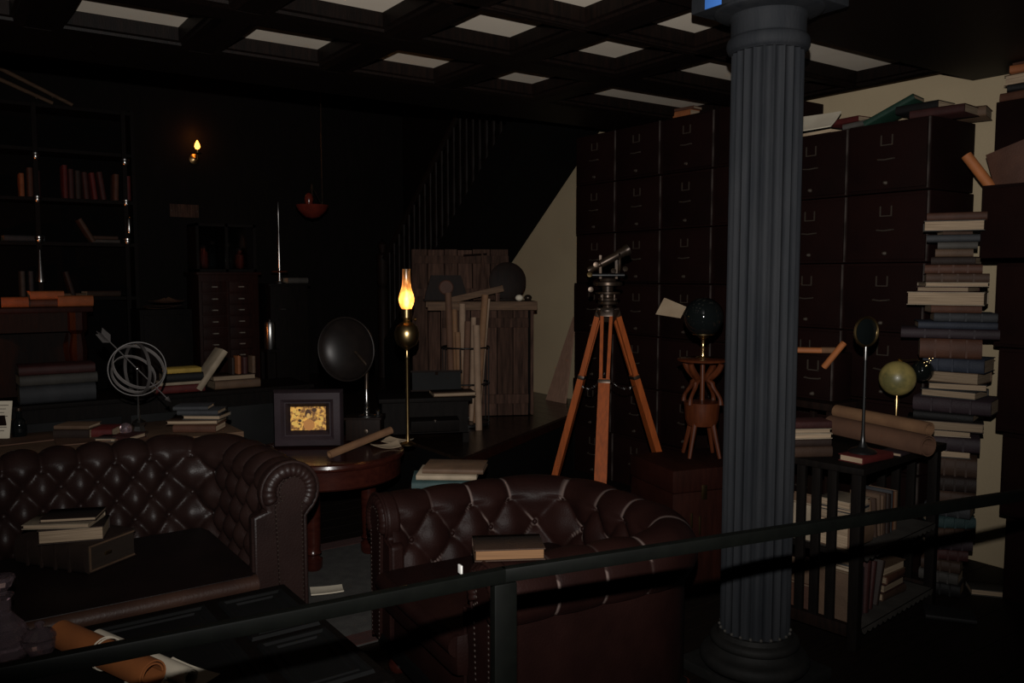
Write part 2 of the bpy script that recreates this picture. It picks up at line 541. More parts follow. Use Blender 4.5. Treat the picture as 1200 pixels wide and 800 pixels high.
# beams between the bays
ys = sorted([(r - (pd if i < 2 else .40) / 2 - 0.052, r + (pd if i < 2 else .40) / 2 + 0.052) for i, r in enumerate(rows)])
xs = [(c - pw / 2 - 0.052, (c + pw / 2 if i < len(cols) - 1 else 4.2) + 0.052) for i, c in enumerate(cols)]
yb = [(2.29, ys[0][0])] + [(ys[i][1], ys[i + 1][0]) for i in range(len(ys) - 1)] + [(ys[-1][1], 4.55)]
for (a, b) in yb:
    if b - a < 0.01:
        continue
    mb = MB().box((1.0, (a + b) / 2, (HB + 2.66) / 2), (7.0, b - a, 2.66 - HB))
    mb.build('ceiling_beam', 'beam', ceil)
xb = [(-2.49, xs[0][0])] + [(xs[i][1], xs[i + 1][0]) for i in range(len(xs) - 1)] + [(xs[-1][1], WX)]
for (a, b) in xb:
    for (c_, d_) in ys:
        hb_ = 2.588 if b > WX - 0.01 else HB
        MB().box(((a + b) / 2, (c_ + d_) / 2, (hb_ + 2.66) / 2 + 0.001), (b - a, d_ - c_, 2.66 - hb_)).build('cross_beam', 'beam', ceil)
struct(MB().box((WX - 0.015, 3.42, 2.578), (0.03, 2.2, 0.02)).build('trim_1', 'palewood'))

# ================================================================ RAILING in front of the viewer
rp0, rp1, rp2 = at_z(0, 790, 0.95), at_z(590, 673, 0.95), at_z(1177, 583, 0.95)
rail = thing('railing', 'black metal railing with flat top bar running across the front of the room', 'railing', (rp1.x, rp1.y, 0), 0)
q0 = rp1 + (rp0 - rp1).normalized() * 2.1
q2 = rp1 + (rp2 - rp1).normalized() * 2.8
for (a_, b_) in ((q0, rp1), (rp1, q2)):
    d_ = (b_ - a_)
    X = T((a_.x + b_.x) / 2 - rp1.x, (a_.y + b_.y) / 2 - rp1.y, 0.95) @ RZ(math.atan2(d_.y, d_.x))
    MB().box((0, 0, 0), (d_.length + 0.012, 0.020, 0.027), X=X, bev=0.004).build('top_rail', 'rail', rail)
for q_, aa in ((rp1, -0.15), (rp1 + (rp0 - rp1).normalized() * 1.5, -0.11), (rp1 + (rp2 - rp1).normalized() * 1.9, -0.23)):
    X = T(q_.x - rp1.x, q_.y - rp1.y, 0) @ RZ(aa)
    pst = MB().box((0, 0, 0.468), (0.046, 0.022, 0.936), X=X, bev=0.003).build('post', 'rail', rail)
    MB().box((0, 0, 0.006), (0.12, 0.10, 0.012), X=X, bev=0.004).build('foot_plate', 'rail', pst)

# ================================================================ COLUMN
cx, cy = 2.524, 2.016
cdp = cx * math.sin(YAW) + cy * math.cos(YAW)


def colz(py):
    return at_d(885, py, cdp).z


col = thing('fluted_column', 'tall blue-grey fluted column with square capital standing behind the railing', 'column', (cx, cy, 0))
MB().box((0, 0, 0.02), (0.40, 0.40, 0.04), bev=0.006).build('plinth', 'colworn', col)
pr = [(0.19, 0.04)]
for i in range(9):
    a = -PI / 2 + PI * i / 8
    pr.append((0.178 + 0.024 * math.cos(a), 0.066 + 0.026 * math.sin(a)))
pr += [(0.168, 0.096), (0.156, 0.104), (0.150, 0.118)]
for i in range(7):
    a = -PI / 2 + PI * i / 6
    pr.append((0.148 + 0.016 * math.cos(a), 0.135 + 0.017 * math.sin(a)))
pr += [(0.14, 0.155), (0.132, 0.17)]
MB().lathe(pr, 48).build('base', 'colworn', col)
ztop = colz(62)
NF = 22


def flute(a, z):
    x_ = abs(math.sin(a * NF / 2.0))
    return 1.0 - 0.085 * (max(0.0, x_ - 0.22) / 0.78) ** 0.7


sr0, sr1 = 0.128, 0.126
MB().lathe([(sr0, 0.165), (sr0, 0.9), (sr1 + 0.001, 1.6), (sr1, ztop)], NF * 10, rfun=flute).build('shaft', 'column', col, sharp=60)
mb = MB()
for i in range(NF):
    a = 2 * PI * i / NF
    mb.sphere((0.129 * math.cos(a), 0.129 * math.sin(a), 0.178), 0.0065, 8, 6)
mb.build('bead_moulding', 'c_grey', col, label='row of pale beads round the foot of the flutes')
za, zb = colz(62), colz(45)
pr = [(0.128, za - 0.004)]
for i in range(9):
    a = -PI / 2 + PI * i / 8
    pr.append((0.132 + 0.0135 * math.cos(a), (za + zb) / 2 + (zb - za) / 2 * math.sin(a)))
pr += [(0.131, zb + 0.004)]
MB().lathe(pr, 44).build('astragal', 'column', col)
zc = colz(13)
pr = [(0.131, zb), (0.131, zb + 0.055), (0.136, zb + 0.062), (0.136, zb + 0.072)]
for i in range(8):
    t = i / 7
    pr.append((0.136 + 0.055 * math.sin(t * PI / 2), zb + 0.075 + (zc - zb - 0.08) * t))
pr.append((0.19, zc + 0.004))
MB().lathe(pr, 44).build('echinus', 'column', col)
MB().box((0, 0, zc + 0.0275), (0.385, 0.385, 0.055), bev=0.006).build('abacus', 'column', col)
tp = MB().box((0, 0, 0), (0.004, 0.075, 0.05), bev=0.0015)
tp.box((0.003, 0.012, -0.014), (0.003, 0.04, 0.018), X=RX(0.5))
tpo = tp.build('masking_tape', 'tape')
tpo.location = (cx - 0.1955, cy + 0.085, zc + 0.026)
tag(tpo, 'small strip of bright blue masking tape stuck on the column capital', 'tape')

# ================================================================ CHESTERFIELD SOFA AND CHAIR
def chesterfield(root, Wi, Di, H, rr, cn, rc, leather, seatm, wearamt, p=0.17, q=0.112, amp=0.03, seat_z=0.43, rollamp=1.0):
    cz = H - rr
    # path: right front -> back -> left front (local front is -y)
    segs = [('l', Vector((Wi / 2, 0)), Vector((Wi / 2, Di - rc))), ('a', Vector((Wi / 2 - rc, Di - rc)), 0.0),
            ('l', Vector((Wi / 2 - rc, Di)), Vector((-Wi / 2 + rc, Di))), ('a', Vector((-Wi / 2 + rc, Di - rc)), PI / 2),
            ('l', Vector((-Wi / 2, Di - rc)), Vector((-Wi / 2, 0)))]
    lens = [(sg[2] - sg[1]).length if sg[0] == 'l' else rc * PI / 2 for sg in segs]
    # tuft length counts the arcs at mid-roll radius so pleats fan round the corners
    tot = sum(lens)

    def path(S):
        for sg, L in zip(segs, lens):
            if S <= L + 1e-9 or sg is segs[-1]:
                if sg[0] == 'l':
                    d = (sg[2] - sg[1]).normalized()
                    pt = sg[1] + d * S
                    return pt, Vector((d.y, -d.x))
                a = sg[2] + S / rc
                nn = Vector((math.cos(a), math.sin(a)))
                return sg[1] + nn * rc, nn
            S -= L
    # profile
    prof = [(0.0, seat_z - 0.08), (0.008, seat_z + 0.04)]
    zi = cz - 0.02
    for i in range(1, 7):
        t = i / 6
        prof.append((0.008 + (cn - rr - 0.008) * t, seat_z + 0.04 + (zi - seat_z - 0.04) * t))
    na = 22
    for i in range(1, na + 1):
        a = PI + (-PI / 4 - PI) * i / na
        prof.append((cn + rr * math.cos(a), cz + rr * math.sin(a)))
    pts = [Vector(x) for x in prof]
    cum = [0.0]
    for i in range(1, len(pts)):
        cum.append(cum[-1] + (pts[i] - pts[i - 1]).length)
    PT = cum[-1]

    def prf(t):
        d = t * PT
        for i in range(1, len(pts)):
            if d <= cum[i] + 1e-9 or i == len(pts) - 1:
                f = (d - cum[i - 1]) / (cum[i] - cum[i - 1])
                tg = (pts[i] - pts[i - 1]).normalized()
                return pts[i - 1].lerp(pts[i], f), Vector((-tg.y, tg.x)), d
    nrep = max(1, round(tot / p))
    pe = tot / nrep
    T0 = PT - (rr * 5 * PI / 4) - 0.01      # last full diamond row sits just below the roll
    T0 = T0 + rr * 0.55

    def puff(S, d):
        x = S / pe
        if d <= T0:
            tt = (d - T0) / q
            a, b = x + tt / 2, x - tt / 2
            return abs(math.sin(PI * a) * math.sin(PI * b)) ** 0.6, a, b
        return abs(math.sin(PI * x)), None, None

    def disp(S, d, nz=True):
        f, a, b = puff(S, d)
        h = amp * (f ** 1.35)
        if d > T0:
            fade = max(0.0, 1 - (d - T0) / (PT - T0) * 0.75)
            k_ = rollamp * (0.35 + 0.65 * fade) + (1 - rollamp) * max(0.0, 1 - (d - T0) / 0.08) * 1.0
            h = amp * k_ * (f ** 0.5) + amp * (1 - k_)
        if a is not None:
            da, db = a - round(a), b - round(b)
            h -= amp * 0.7 * math.exp(-((da * da + db * db) / 0.02))
        endf = min(1.0, min(S, tot - S) / 0.05 + 0.25)
        return (h - amp * 0.8) * endf

    def surf(u_, v_):
        S, (pp_, nn, d) = u_ * tot, prf(v_)
        pt, on = path(min(S, tot))
        h = disp(S, d)
        # nn is the profile normal on the sitter's / upper side
        n_, z_ = pp_.x + nn.x * h, pp_.y + nn.y * h
        return (pt.x + on.x * n_, pt.y + on.y * n_, z_)

    def wear(u_, v_):
        S = u_ * tot
        _, _, d = prf(v_)
        f, a, b = puff(S, d)
        i = int(S / pe + 0.5)
        rnd = (math.sin(i * 12.9898 + int(d / 0.12) * 78.233) * 43758.5453) % 1.0
        x = max(0.0, 1 - f / 0.10)
        return wearamt * x * (1.0 if rnd > 0.45 else 0.15)
    ns = int(tot / 0.0068)
    up = MB().grid(surf, ns, 64, wearfn=wear).build('tufted_upholstery', leather, root, sharp=180)
    # buttons
    bme = None
    j = 0
    while T0 - j * q > 0.06:
        off = (j % 2) / 2
        for i in range(nrep + 1):
            S = (i + off) * pe
            if 0.03 < S < tot - 0.03:
                pp_, nn, d = prf((T0 - j * q) / PT)
                pt, on = path(S)
                h = -amp * 1.30
                n_, z_ = pp_.x + nn.x * h, pp_.y + nn.y * h
                if bme is None:
                    b0 = MB().sphere((0, 0, 0), 0.011, 10, 6).build('button', leather, up)
                    bme = b0
                else:
                    b0 = bme.copy()
                    C.objects.link(b0)
                    b0.parent = up
                b0.location = (pt.x + on.x * n_, pt.y + on.y * n_, z_)
        j += 1
    # outer panel, swept down to the base
    def outer(u_, v_):
        pt, on = path(u_ * tot)
        n_ = cn + 0.055
        z_ = 0.11 + (cz - 0.045 - 0.11) * v_
        if v_ > 0.93:
            n_ -= 0.0
        return (pt.x + on.x * n_, pt.y + on.y * n_, z_)

    MB().grid(outer, int(tot / 0.05), 8).build('outer_panel', leather, root, sharp=180)
    # arm fronts
    for sgn in (1, -1):
        poly = [(-0.012, 0.11), (-0.012, cz - rr * 0.75)]
        for i in range(25):
            a = R(215) + (R(-50) - R(215)) * i / 24
            poly.append((cn + (rr + 0.004) * math.cos(a), cz + (rr + 0.004) * math.sin(a)))
        poly += [(cn + 0.057, cz - rr * 0.95), (cn + 0.057, 0.11)]
        X = T(sgn * Wi / 2, 0, 0) @ Matrix(((sgn, 0, 0, 0), (0, 0, 1, 0), (0, 1, 0, 0), (0, 0, 0, 1)))
        af = MB().prism(poly, -0.022, 0.035, X=X).build('arm_front', leather, root, sharp=50)
        bv = af.modifiers.new('soft_edge', 'BEVEL')
        bv.width, bv.segments, bv.limit_method = 0.014, 3, 'ANGLE'
        bv.angle_limit = R(60)
        ins = [(cn + 0.012 + (x_ - cn) * 0.50, (cz + (z_ - cz) * 0.50) if z_ > cz - rr else z_ + 0.02) for (x_, z_) in poly]
        ins = [(x_, z_) if z_ > cz - rr else (min(max(x_, 0.088), cn + 0.045), z_) for (x_, z_) in ins]
        MB().prism(ins, -0.034, -0.022, X=X).build('inset_panel', leather, af, sharp=50)
        gp_, gr_ = [], []
        for i in range(61):
            a = R(205) + (R(-45) - R(205)) * i / 60
            gp_.append(X @ Vector((cn + rr * 0.74 * math.cos(a), cz + rr * 0.74 * math.sin(a), -0.020)))
            gr_.append(rr * 0.27 * (0.86 + 0.14 * abs(math.sin(i * 0.9))))
        MB().tube(gp_, gr_, 10).build('gathered_ring', leather, af, sharp=180)
        MB().tube([X @ Vector((x_, z_, -0.024)) for (x_, z_) in poly], 0.0065, 8).build('piping', leather, af)
        nb = MB()
        pl = [Vector((x_, z_)) for (x_, z_) in ins]
        acc = 0.0
        for i in range(len(pl) - 1):
            seg = pl[i + 1] - pl[i]
            dd = acc
            while dd < seg.length:
                c_ = pl[i] + seg.normalized() * dd
                cc = X @ Vector((c_.x, c_.y, -0.0345))
                nb.lathe([(0.0052, 0.0), (0.004, 0.0025), (0.0, 0.0035)], 6, T(*cc) @ RX(PI / 2))
                dd += 0.017
            acc = dd - seg.length
        nb.build('nail_trim', 'nail', af, label='row of small dark brass upholstery nails', kind='stuff')
    # seat
    MB().box((0, Di / 2 - 0.03, seat_z - 0.075), (Wi + 0.01, Di + 0.07, 0.15), bev=0.045).build('seat_cushion', seatm, root)
    MB().tube([(-Wi / 2 + 0.01, -0.048, seat_z - 0.045), (0, -0.05, seat_z - 0.045), (Wi / 2 - 0.01, -0.048, seat_z - 0.045)], 0.034, 14).build('seat_front_roll', 'wornlitroll' if seatm != leather else leather, root)
    MB().box((0, 0.012, 0.20), (Wi + 0.0, 0.05, 0.19), bev=0.012).build('front_rail', leather, root)
    MB().box((0, Di / 2 + 0.02, 0.12), (Wi + 2 * cn * 0.9, Di + cn * 0.8, 0.05)).build('base_frame', 'dark', root)
    for sx in (-1, 1):
        for yy in (0.03, Di + cn * 0.6):
            MB().lathe([(0.026, 0.0), (0.036, 0.012), (0.04, 0.035), (0.030, 0.06), (0.034, 0.072), (0.042, 0.085), (0.042, 0.115)], 20, T(sx * (Wi / 2 + cn * 0.45), yy, 0)).build('leg', 'mahogany', root)


sofa = thing('chesterfield_sofa', 'long dark brown button-tufted leather sofa with scrolled arms, left of the round table', 'sofa', (0.02, 3.03, 0))
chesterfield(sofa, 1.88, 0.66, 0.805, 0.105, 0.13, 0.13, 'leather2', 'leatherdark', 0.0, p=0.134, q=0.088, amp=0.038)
chair = thing('chesterfield_armchair', 'oxblood leather tub armchair with worn pleats and rolled arms behind the railing', 'armchair', (1.357, 2.422, 0), R(-95.7))
chesterfield(chair, 0.647, 0.68, 0.672, 0.095, 0.12, 0.16, 'leather', 'leather', 1.0, p=0.165, amp=0.028, rollamp=0.45)
tg = MB().box((0.0, 0, 0), (0.022, 0.006, 0.026), bev=0.002).build('paper_tag', 'tag', chair, label='small white tag on the arm front')
tg.location = (0.338, -0.052, 0.632)

# ================================================================ BOOKS
def book(L, W, Th, col, loc, rz, label, group, tilt=(0, 0), pages='pages', bands=0, name='book', pre=None):
    """lies flat: spine along x on the -y side, fore-edge on +y; loc = centre of the underside"""
    o = thing(name, label, 'book', loc, 0, group)
    e = Matrix.Rotation(rz, 3, 'Z') @ Matrix.Rotation(tilt[0], 3, 'X') @ Matrix.Rotation(tilt[1], 3, 'Y')
    if pre is not None:
        e = Matrix.Rotation(rz, 3, 'Z') @ pre
    o.rotation_euler = e.to_euler()
    b = min(0.0035, Th * 0.16)
    mb = MB()
    # rounded-spine cover as one C-shaped extrusion along x
    prof = [(W / 2, 0), (W / 2, b), (-W / 2 + b, b)]
    prof += [(-W / 2 + b, Th - b), (W / 2, Th - b), (W / 2, Th)]
    sp = []
    for i in range(5):
        a = PI / 2 + PI * i / 4
        sp.append((-W / 2 + b * 0.5 + Th * 0.18 * math.cos(a), Th / 2 + Th / 2 * math.sin(a)))
    prof += sp
    vs = [(sx * L / 2, y_, z_) for sx in (-1, 1) for (y_, z_) in prof]
    n = len(prof)
    fs = [tuple(range(n)), tuple(range(2 * n - 1, n - 1, -1))] + [(i, n + i, n + (i + 1) % n, (i + 1) % n) for i in range(n)]
    mb.add(vs, fs)
    for k_ in range(bands):
        xx = -L / 2 + L * (k_ + 1) / (bands + 1)
        mb.box((xx, -W / 2 - Th * 0.15, Th / 2), (0.008, 0.008, Th * 0.9))
    mb.build('cover', 'c_' + col, o, sharp=50)
    m2 = MB()
    m2.box((0, 0.0 - 0.001, Th / 2), (L - 0.008, W - 0.008 - b, Th - 2 * b - 0.0002))
    m2.build('page_block', pages, o)
    return o


STAND = Matrix.Rotation(-PI / 2, 3, 'X') @ Matrix.Rotation(0, 3, 'Y')


def upright(L, W, Th, col, loc, rz, label, group, lean=0.0, pages='pages', name='book', lay=0.0):
    """stands on its lower edge with the spine turned to local -y; loc = centre of its foot (before leaning); L = height"""
    # local book axes: x = height, y = depth (spine at -y), z = thickness
    base = Matrix(((0, 0, 1), (0, 1, 0), (-1, 0, 0)))          # z->x, y->y, x-> -z (upside is symmetric)
    pre = Matrix.Rotation(lean, 3, 'Y') @ base
    e = Matrix.Rotation(rz, 3, 'Z') @ pre
    # pivot: centre of foot sits at local (L/2, 0, Th/2)
    foot = e @ Vector((L / 2, 0, Th / 2))
    lift = abs(math.sin(lean)) * Th / 2
    o = book(L, W, Th, col, Vector(loc) - foot + Vector((0, 0, lift)), rz, label, group, pages=pages, name=name, pre=pre)
    return o


NAME = {'rust': 'rust-brown', 'brown': 'brown', 'darkbrown': 'dark brown', 'tan': 'tan', 'maroon': 'maroon', 'red': 'red', 'slate': 'slate grey',
        'blue': 'dark blue', 'teal': 'teal', 'green': 'green', 'black': 'black', 'grey': 'grey-brown', 'cream': 'cream', 'yellow': 'yellow', 'plum': 'plum', 'orange': 'orange'}

# ================================================================ RIGHT-HAND WALL OF FILE BOXES
BX = 4.05


def file_box(h, wid, dep, label, loc, group, open_top=False):
    o = thing('file_box', label, 'file box', loc, 0, group)
    hx = dep / 2
    if not open_top:
        MB().box((hx + 0.006, 0, h / 2), (dep - 0.012, wid, h), bev=0.006).build('carcass', 'box', o)
    else:
        mb = MB()
        t = 0.014
        mb.box((hx + 0.006, 0, t / 2), (dep - 0.012, wid, t))
        for sy in (-1, 1):
            mb.box((hx + 0.006, sy * (wid / 2 - t / 2), h / 2), (dep - 0.012, t, h))
        for xx in (0.012 + t / 2, dep - t):
            mb.box((xx, 0, h / 2), (t, wid - 2 * t, h))
        mb.build('carcass', 'box', o)
    MB().box((0.006, 0, h / 2), (0.014, wid - 0.03, h - 0.03), bev=0.004).build('front_panel', 'box', o)
    # worn strip down the right-hand front edge and along the top
    mb = MB()
    mb.box((0.003, -wid / 2 + 0.006, h / 2), (0.008, 0.007, h - 0.01))
    mb.build('edge_strip', 'boxtrim', o, label='pale worn strip down one front edge')
    zl = h * 0.74
    mb = MB()
    for sy in (-1, 1):
        mb.box((-0.003, sy * 0.03, zl), (0.006, 0.006, 0.05))
    mb.box((-0.003, 0, zl - 0.025), (0.006, 0.066, 0.005))
    mb.build('label_holder', 'boxmetal', o, label='small tarnished metal label holder')
    hb = MB().tube([(-0.001, 0.042, h * 0.47), (-0.016, 0.04, h * 0.465), (-0.018, 0, h * 0.455), (-0.016, -0.04, h * 0.465), (-0.001, -0.042, h * 0.47)], 0.0042, 6)
    hb.build('pull_handle', 'boxmetal', o)
    MB().lathe([(0.011, 0), (0.009, 0.006), (0.004, 0.008), (0.007, 0.016), (0.0, 0.02)], 10, T(-0.001, 0, h * 0.13) @ RY(-PI / 2)).build('catch_knob', 'boxmetal', o)
    return o


colv = [2.235, 2.70, 3.155, 3.62, 4.085, 4.54, 4.985]
rh = random.Random(3)
protos = {}
nth = {1: 'nearest', 2: 'second', 3: 'third', 4: 'fourth', 5: 'fifth', 6: 'last'}
colname = ['the nearest file column', 'the file column just right of the pillar', 'the file column hidden by the pillar',
           'the file column just left of the pillar', 'the file column behind the tripod', 'the farthest file column']
for ci in range(6):
    y0, y1 = colv[ci], colv[ci + 1]
    top = 2.275 if ci < 2 else 2.525
    if ci < 2:
        zs = [0.0, 0.17, 0.525, 0.88, 1.235, 1.59, 1.945, top]
        hs = [0.355] * 6
        zz = [0.145, 0.50, 0.855, 1.21, 1.565, 1.92]
    else:
        zz = [0.005 + 0.36 * i for i in range(7)]
        hs = [0.36] * 7
        if ci == 5:
            pass
    if ci < 2:
        MB_ = MB().box((BX + 0.215, (y0 + y1) / 2, 0.0715), (0.40, y1 - y0 - 0.01, 0.143)).build('file_plinth', 'box')
        tag(MB_, 'low dark plinth under the file boxes, ' + ('nearer one' if ci == 0 else 'farther one'), 'plinth')
    nr = len(zz)
    for ri, z0 in enumerate(zz):
        key = hs[ri]
        jx, jy = rh.uniform(-0.018, 0.012), rh.uniform(-0.004, 0.004)
        lab = 'maroon file box, %s of %s' % (ORD[nr - ri] + ' from top' if nr - ri > 1 else 'topmost', colname[ci])
        if ci == 0 and ri == nr - 1:
            jx = -0.02
        loc = (BX + jx, (y0 + y1) / 2 + jy, z0)
        if key not in protos:
            protos[key] = file_box(key - 0.004, 0.447, 0.425, lab, loc, 'file boxes on the right wall')
        else:
            dup(protos[key], loc, lab)
# nearest stack, at the right edge of the photograph
nlab = ['bottom dark maroon file box in the stack at the right edge', 'second from bottom file box in the stack at the right edge',
        'third from bottom file box in the stack at the right edge', 'fourth from bottom file box at the right edge, right under the open box']
yl = [1.835, 1.87, 1.90, 1.93]
for i in range(4):
    file_box(0.386, 0.47, 0.42, nlab[i], (BX - 0.0 + 0.008 * (i % 2), yl[i] - 0.235, 0.39 * i), 'file boxes at the right edge')
file_box(0.345, 0.50, 0.25, 'open-topped maroon file box holding a paper roll and a leaning book', (BX - 0.06, 1.975 - 0.25, 1.562), 'file boxes at the right edge', open_top=True)
file_box(0.765, 0.50, 0.235, 'tall maroon file box set back behind the open-topped box at the right edge', (BX + 0.208, 2.06 - 0.25, 1.562), 'file boxes at the right edge')


def roll(p0, p1, r, m, label, group=None, name='paper_roll', turns=1.6, cat='paper roll'):
    """sheet rolled up with an open spiral at each end"""
    p0, p1 = Vector(p0), Vector(p1)
    L = (p1 - p0).length
    o = thing(name, label, cat, p0, 0, group)
    X = T(*(-p0)) @ along(p0, p1)
    th = r * 0.10
    vs, fs = [], []
    n = int(22 * turns)
    for k in range(n + 1):
        a = 2 * PI * turns * k / n
        rr = r * (1 - 0.30 * (1 - k / n))
        for z in (0, L):
            for q in (0, th):
                vs.append(((rr - q) * math.cos(a), (rr - q) * math.sin(a), z))
    for k in range(n):
        b, c = k * 4, k * 4 + 4
        fs += [(b, c, c + 2, b + 2), (b + 1, b + 3, c + 3, c + 1), (b, b + 1, c + 1, c), (b + 2, c + 2, c + 3, b + 3)]
    fs += [(0, 2, 3, 1), (n * 4, n * 4 + 1, n * 4 + 3, n * 4 + 2)]
    mb = MB()
    mb.add(vs, fs, True, X)
    mb.build('rolled_sheet', m, o, sharp=50)
    return o


def sheet(name, label, cat, loc, sx, sy, m, rz=0.0, tilt=(0, 0), curl=0.01, th=0.0015, group=None, seed=0):
    rr = random.Random(seed)
    a, b = rr.uniform(-1, 1), rr.uniform(-1, 1)

    def fz(x, y):
        return curl * (abs(a) * (2 * x / sx) ** 2 + abs(b) * (2 * y / sy) ** 2 * 0.6 + 0.5 * (2 * x / sx) * (2 * y / sy) * a)
    mb = MB()
    n = 8
    vs, fs = [], []
    for k in (0, 1):
        for j in range(n + 1):
            for i in range(n + 1):
                x_, y_ = sx * (i / n - .5), sy * (j / n - .5)
                vs.append((x_, y_, max(0, fz(x_, y_)) + k * th))
    N = (n + 1) ** 2
    for j in range(n):
        for i in range(n):
            q = j * (n + 1) + i
            fs.append((q, q + n + 1, q + n + 2, q + 1))
            fs.append((N + q, N + q + 1, N + q + n + 2, N + q + n + 1))
    for i in range(n):
        for (p_, q_) in ((i, i + 1), (n * (n + 1) + i + 1, n * (n + 1) + i)):
            fs.append((p_, q_, N + q_, N + p_))
        for (p_, q_) in (((i + 1) * (n + 1), i * (n + 1)), (i * (n + 1) + n, (i + 1) * (n + 1) + n)):
            fs.append((p_, q_, N + q_, N + p_))
    mb.add(vs, fs, True)
    o = mb.build(name, m, sharp=50)
    o.location = loc
    o.rotation_euler = (Matrix.Rotation(rz, 3, 'Z') @ Matrix.Rotation(tilt[0], 3, 'X') @ Matrix.Rotation(tilt[1], 3, 'Y')).to_euler()
    return tag(o, label, cat, group)


CAMF = -YAW      # rotation about z that turns a thing's local -y towards the photographer

# ================================================================ THE TALL LEANING STACK OF BOOKS
# (left px, right px, thickness in px, colour, which side shows, page material)
TS = [(1088, 1150, 9, 'rust', 's'), (1083, 1146, 12, 'grey', 'p'), (1098, 1134, 4, 'brown', 's'), (1088, 1143, 8, 'slate', 's'), (1100, 1141, 8, 'grey', 's'),
      (1096, 1136, 9, 'tan', 's'), (1095, 1146, 9, 'darkbrown', 's'), (1087, 1146, 10, 'rust', 's'), (1086, 1153, 10, 'brown', 's'), (1080, 1152, 5, 'cream', 'p'),
      (1080, 1143, 6, 'maroon', 'p'), (1070, 1153, 15, 'cream', 'p'), (1088, 1146, 9, 'rust', 's'), (1095, 1164, 10, 'slate', 's'), (1078, 1163, 8, 'blue', 's'),
      (1063, 1165, 11, 'plum', 's'), (1082, 1148, 23, 'rust', 's'), (1092, 1164, 16, 'blue', 's'), (1098, 1161, 13, 'tan', 'p'), (1096, 1157, 8, 'black', 'p'),
      (1090, 1158, 9, 'slate', 'p'), (1083, 1172, 17, 'plum', 's'), (1082, 1150, 9, 'black', 's'), (1074, 1154, 11, 'darkbrown', 'p'), (1078, 1140, 7, 'cream', 'p'),
      (1082, 1151, 17, 'plum', 's'), (1092, 1142, 9, 'grey', 'p'), (1106, 1151, 23, 'brown', 's'), (1102, 1150, 17, 'darkbrown', 's'), (1100, 1151, 16, 'brown', 's'),
      (1098, 1150, 14, 'slate', 's'), (1096, 1150, 13, 'teal', 's'), (1097, 1150, 14, 'brown', 's'), (1096, 1148, 12, 'plum', 's'), (1098, 1144, 13, 'maroon', 's'),
      (1096, 1140, 14, 'brown', 's'), (1094, 1140, 13, 'grey', 's'), (1096, 1142, 15, 'black', 's')]
dS = 3.93
zt = at_d(1115, 250, dS).z
tot = sum(t[2] for t in TS)
zcur = zt
sc = zt / (tot / FOC * dS)
rs = random.Random(11)
n = len(TS)
for i, (l, r_, th, c_, side) in enumerate(TS):
    Th = th / FOC * dS * sc
    zcur -= Th
    z0 = max(zcur, 0.0)
    L = (r_ - l) / FOC * dS
    mid = at_d((l + r_) / 2 - 3, 400, dS)
    turn = rs.uniform(-0.34, 0.34) - math.atan2(mid.x, mid.y) - CAMF
    if l < 1080:
        turn = rs.uniform(-0.12, 0.12) - math.atan2(mid.x, mid.y) - CAMF
    W = min(L * 0.72, 0.22)
    L2 = max(0.12, (L - abs(math.sin(turn + math.atan2(mid.x, mid.y) + CAMF)) * W * 0.6))
    rz = CAMF + turn + (0 if side == 's' else PI)
    pos = 'topmost' if i == 0 else ('bottom one' if i == n - 1 else ORD[i + 1] + ' from the top')
    lab = '%s book, %s of the tall stack beside the small globe' % (NAME[c_], pos)
    book(L2, W, Th - 0.0006, c_, (mid.x, mid.y, z0 + 0.0003), rz, lab, 'books in the tall stack', bands=3 if (side == 's' and th > 9) else 0)
# loose books at its foot
fb = [('grey', 1158, 694, 0.17, 0.12, 0.03, -0.3, 'grey-brown book lying on the floor against the cream wall strip'),
      ('black', 1112, 722, 0.20, 0.13, 0.02, -0.35, 'flat black book with pale pages lying nearest on the floor by the tall stack')]
for c_, px, py, L, W, Th, a, lab in fb:
    p = at_z(px, py, 0)
    book(L, W, Th, c_, (p.x, p.y, 0.0005), CAMF + a + (PI if c_ == 'grey' else 0), lab, 'books on the floor')

# ================================================================ SLATTED BOOKSHELF
SA = Vector((2.987, 1.888, 0))
srot = R(6.5)
SLen, SDep = 0.76, 0.385
shelf = thing('slatted_bookshelf', 'low dark bookshelf with slatted end and scalloped shelf edging beside the fluted column', 'bookshelf', SA, srot)
SH = 0.745
zsh = [0.085, 0.385]
for i, (xx, yy) in enumerate(((0.022, 0.022), (0.022, SDep - 0.022), (SLen - 0.022, 0.022), (SLen - 0.022, SDep - 0.022))):
    MB().box((xx, yy, SH / 2), (0.042, 0.042, SH), bev=0.004).build('corner_post', 'ebony', shelf)
for yy in (0.125, 0.195, 0.262):
    MB().box((0.016, yy, 0.41), (0.020, 0.038, 0.66), bev=0.003).build('end_slat', 'ebony', shelf)
    MB().box((SLen - 0.016, yy, 0.41), (0.020, 0.038, 0.66), bev=0.003).build('end_slat', 'ebony', shelf)
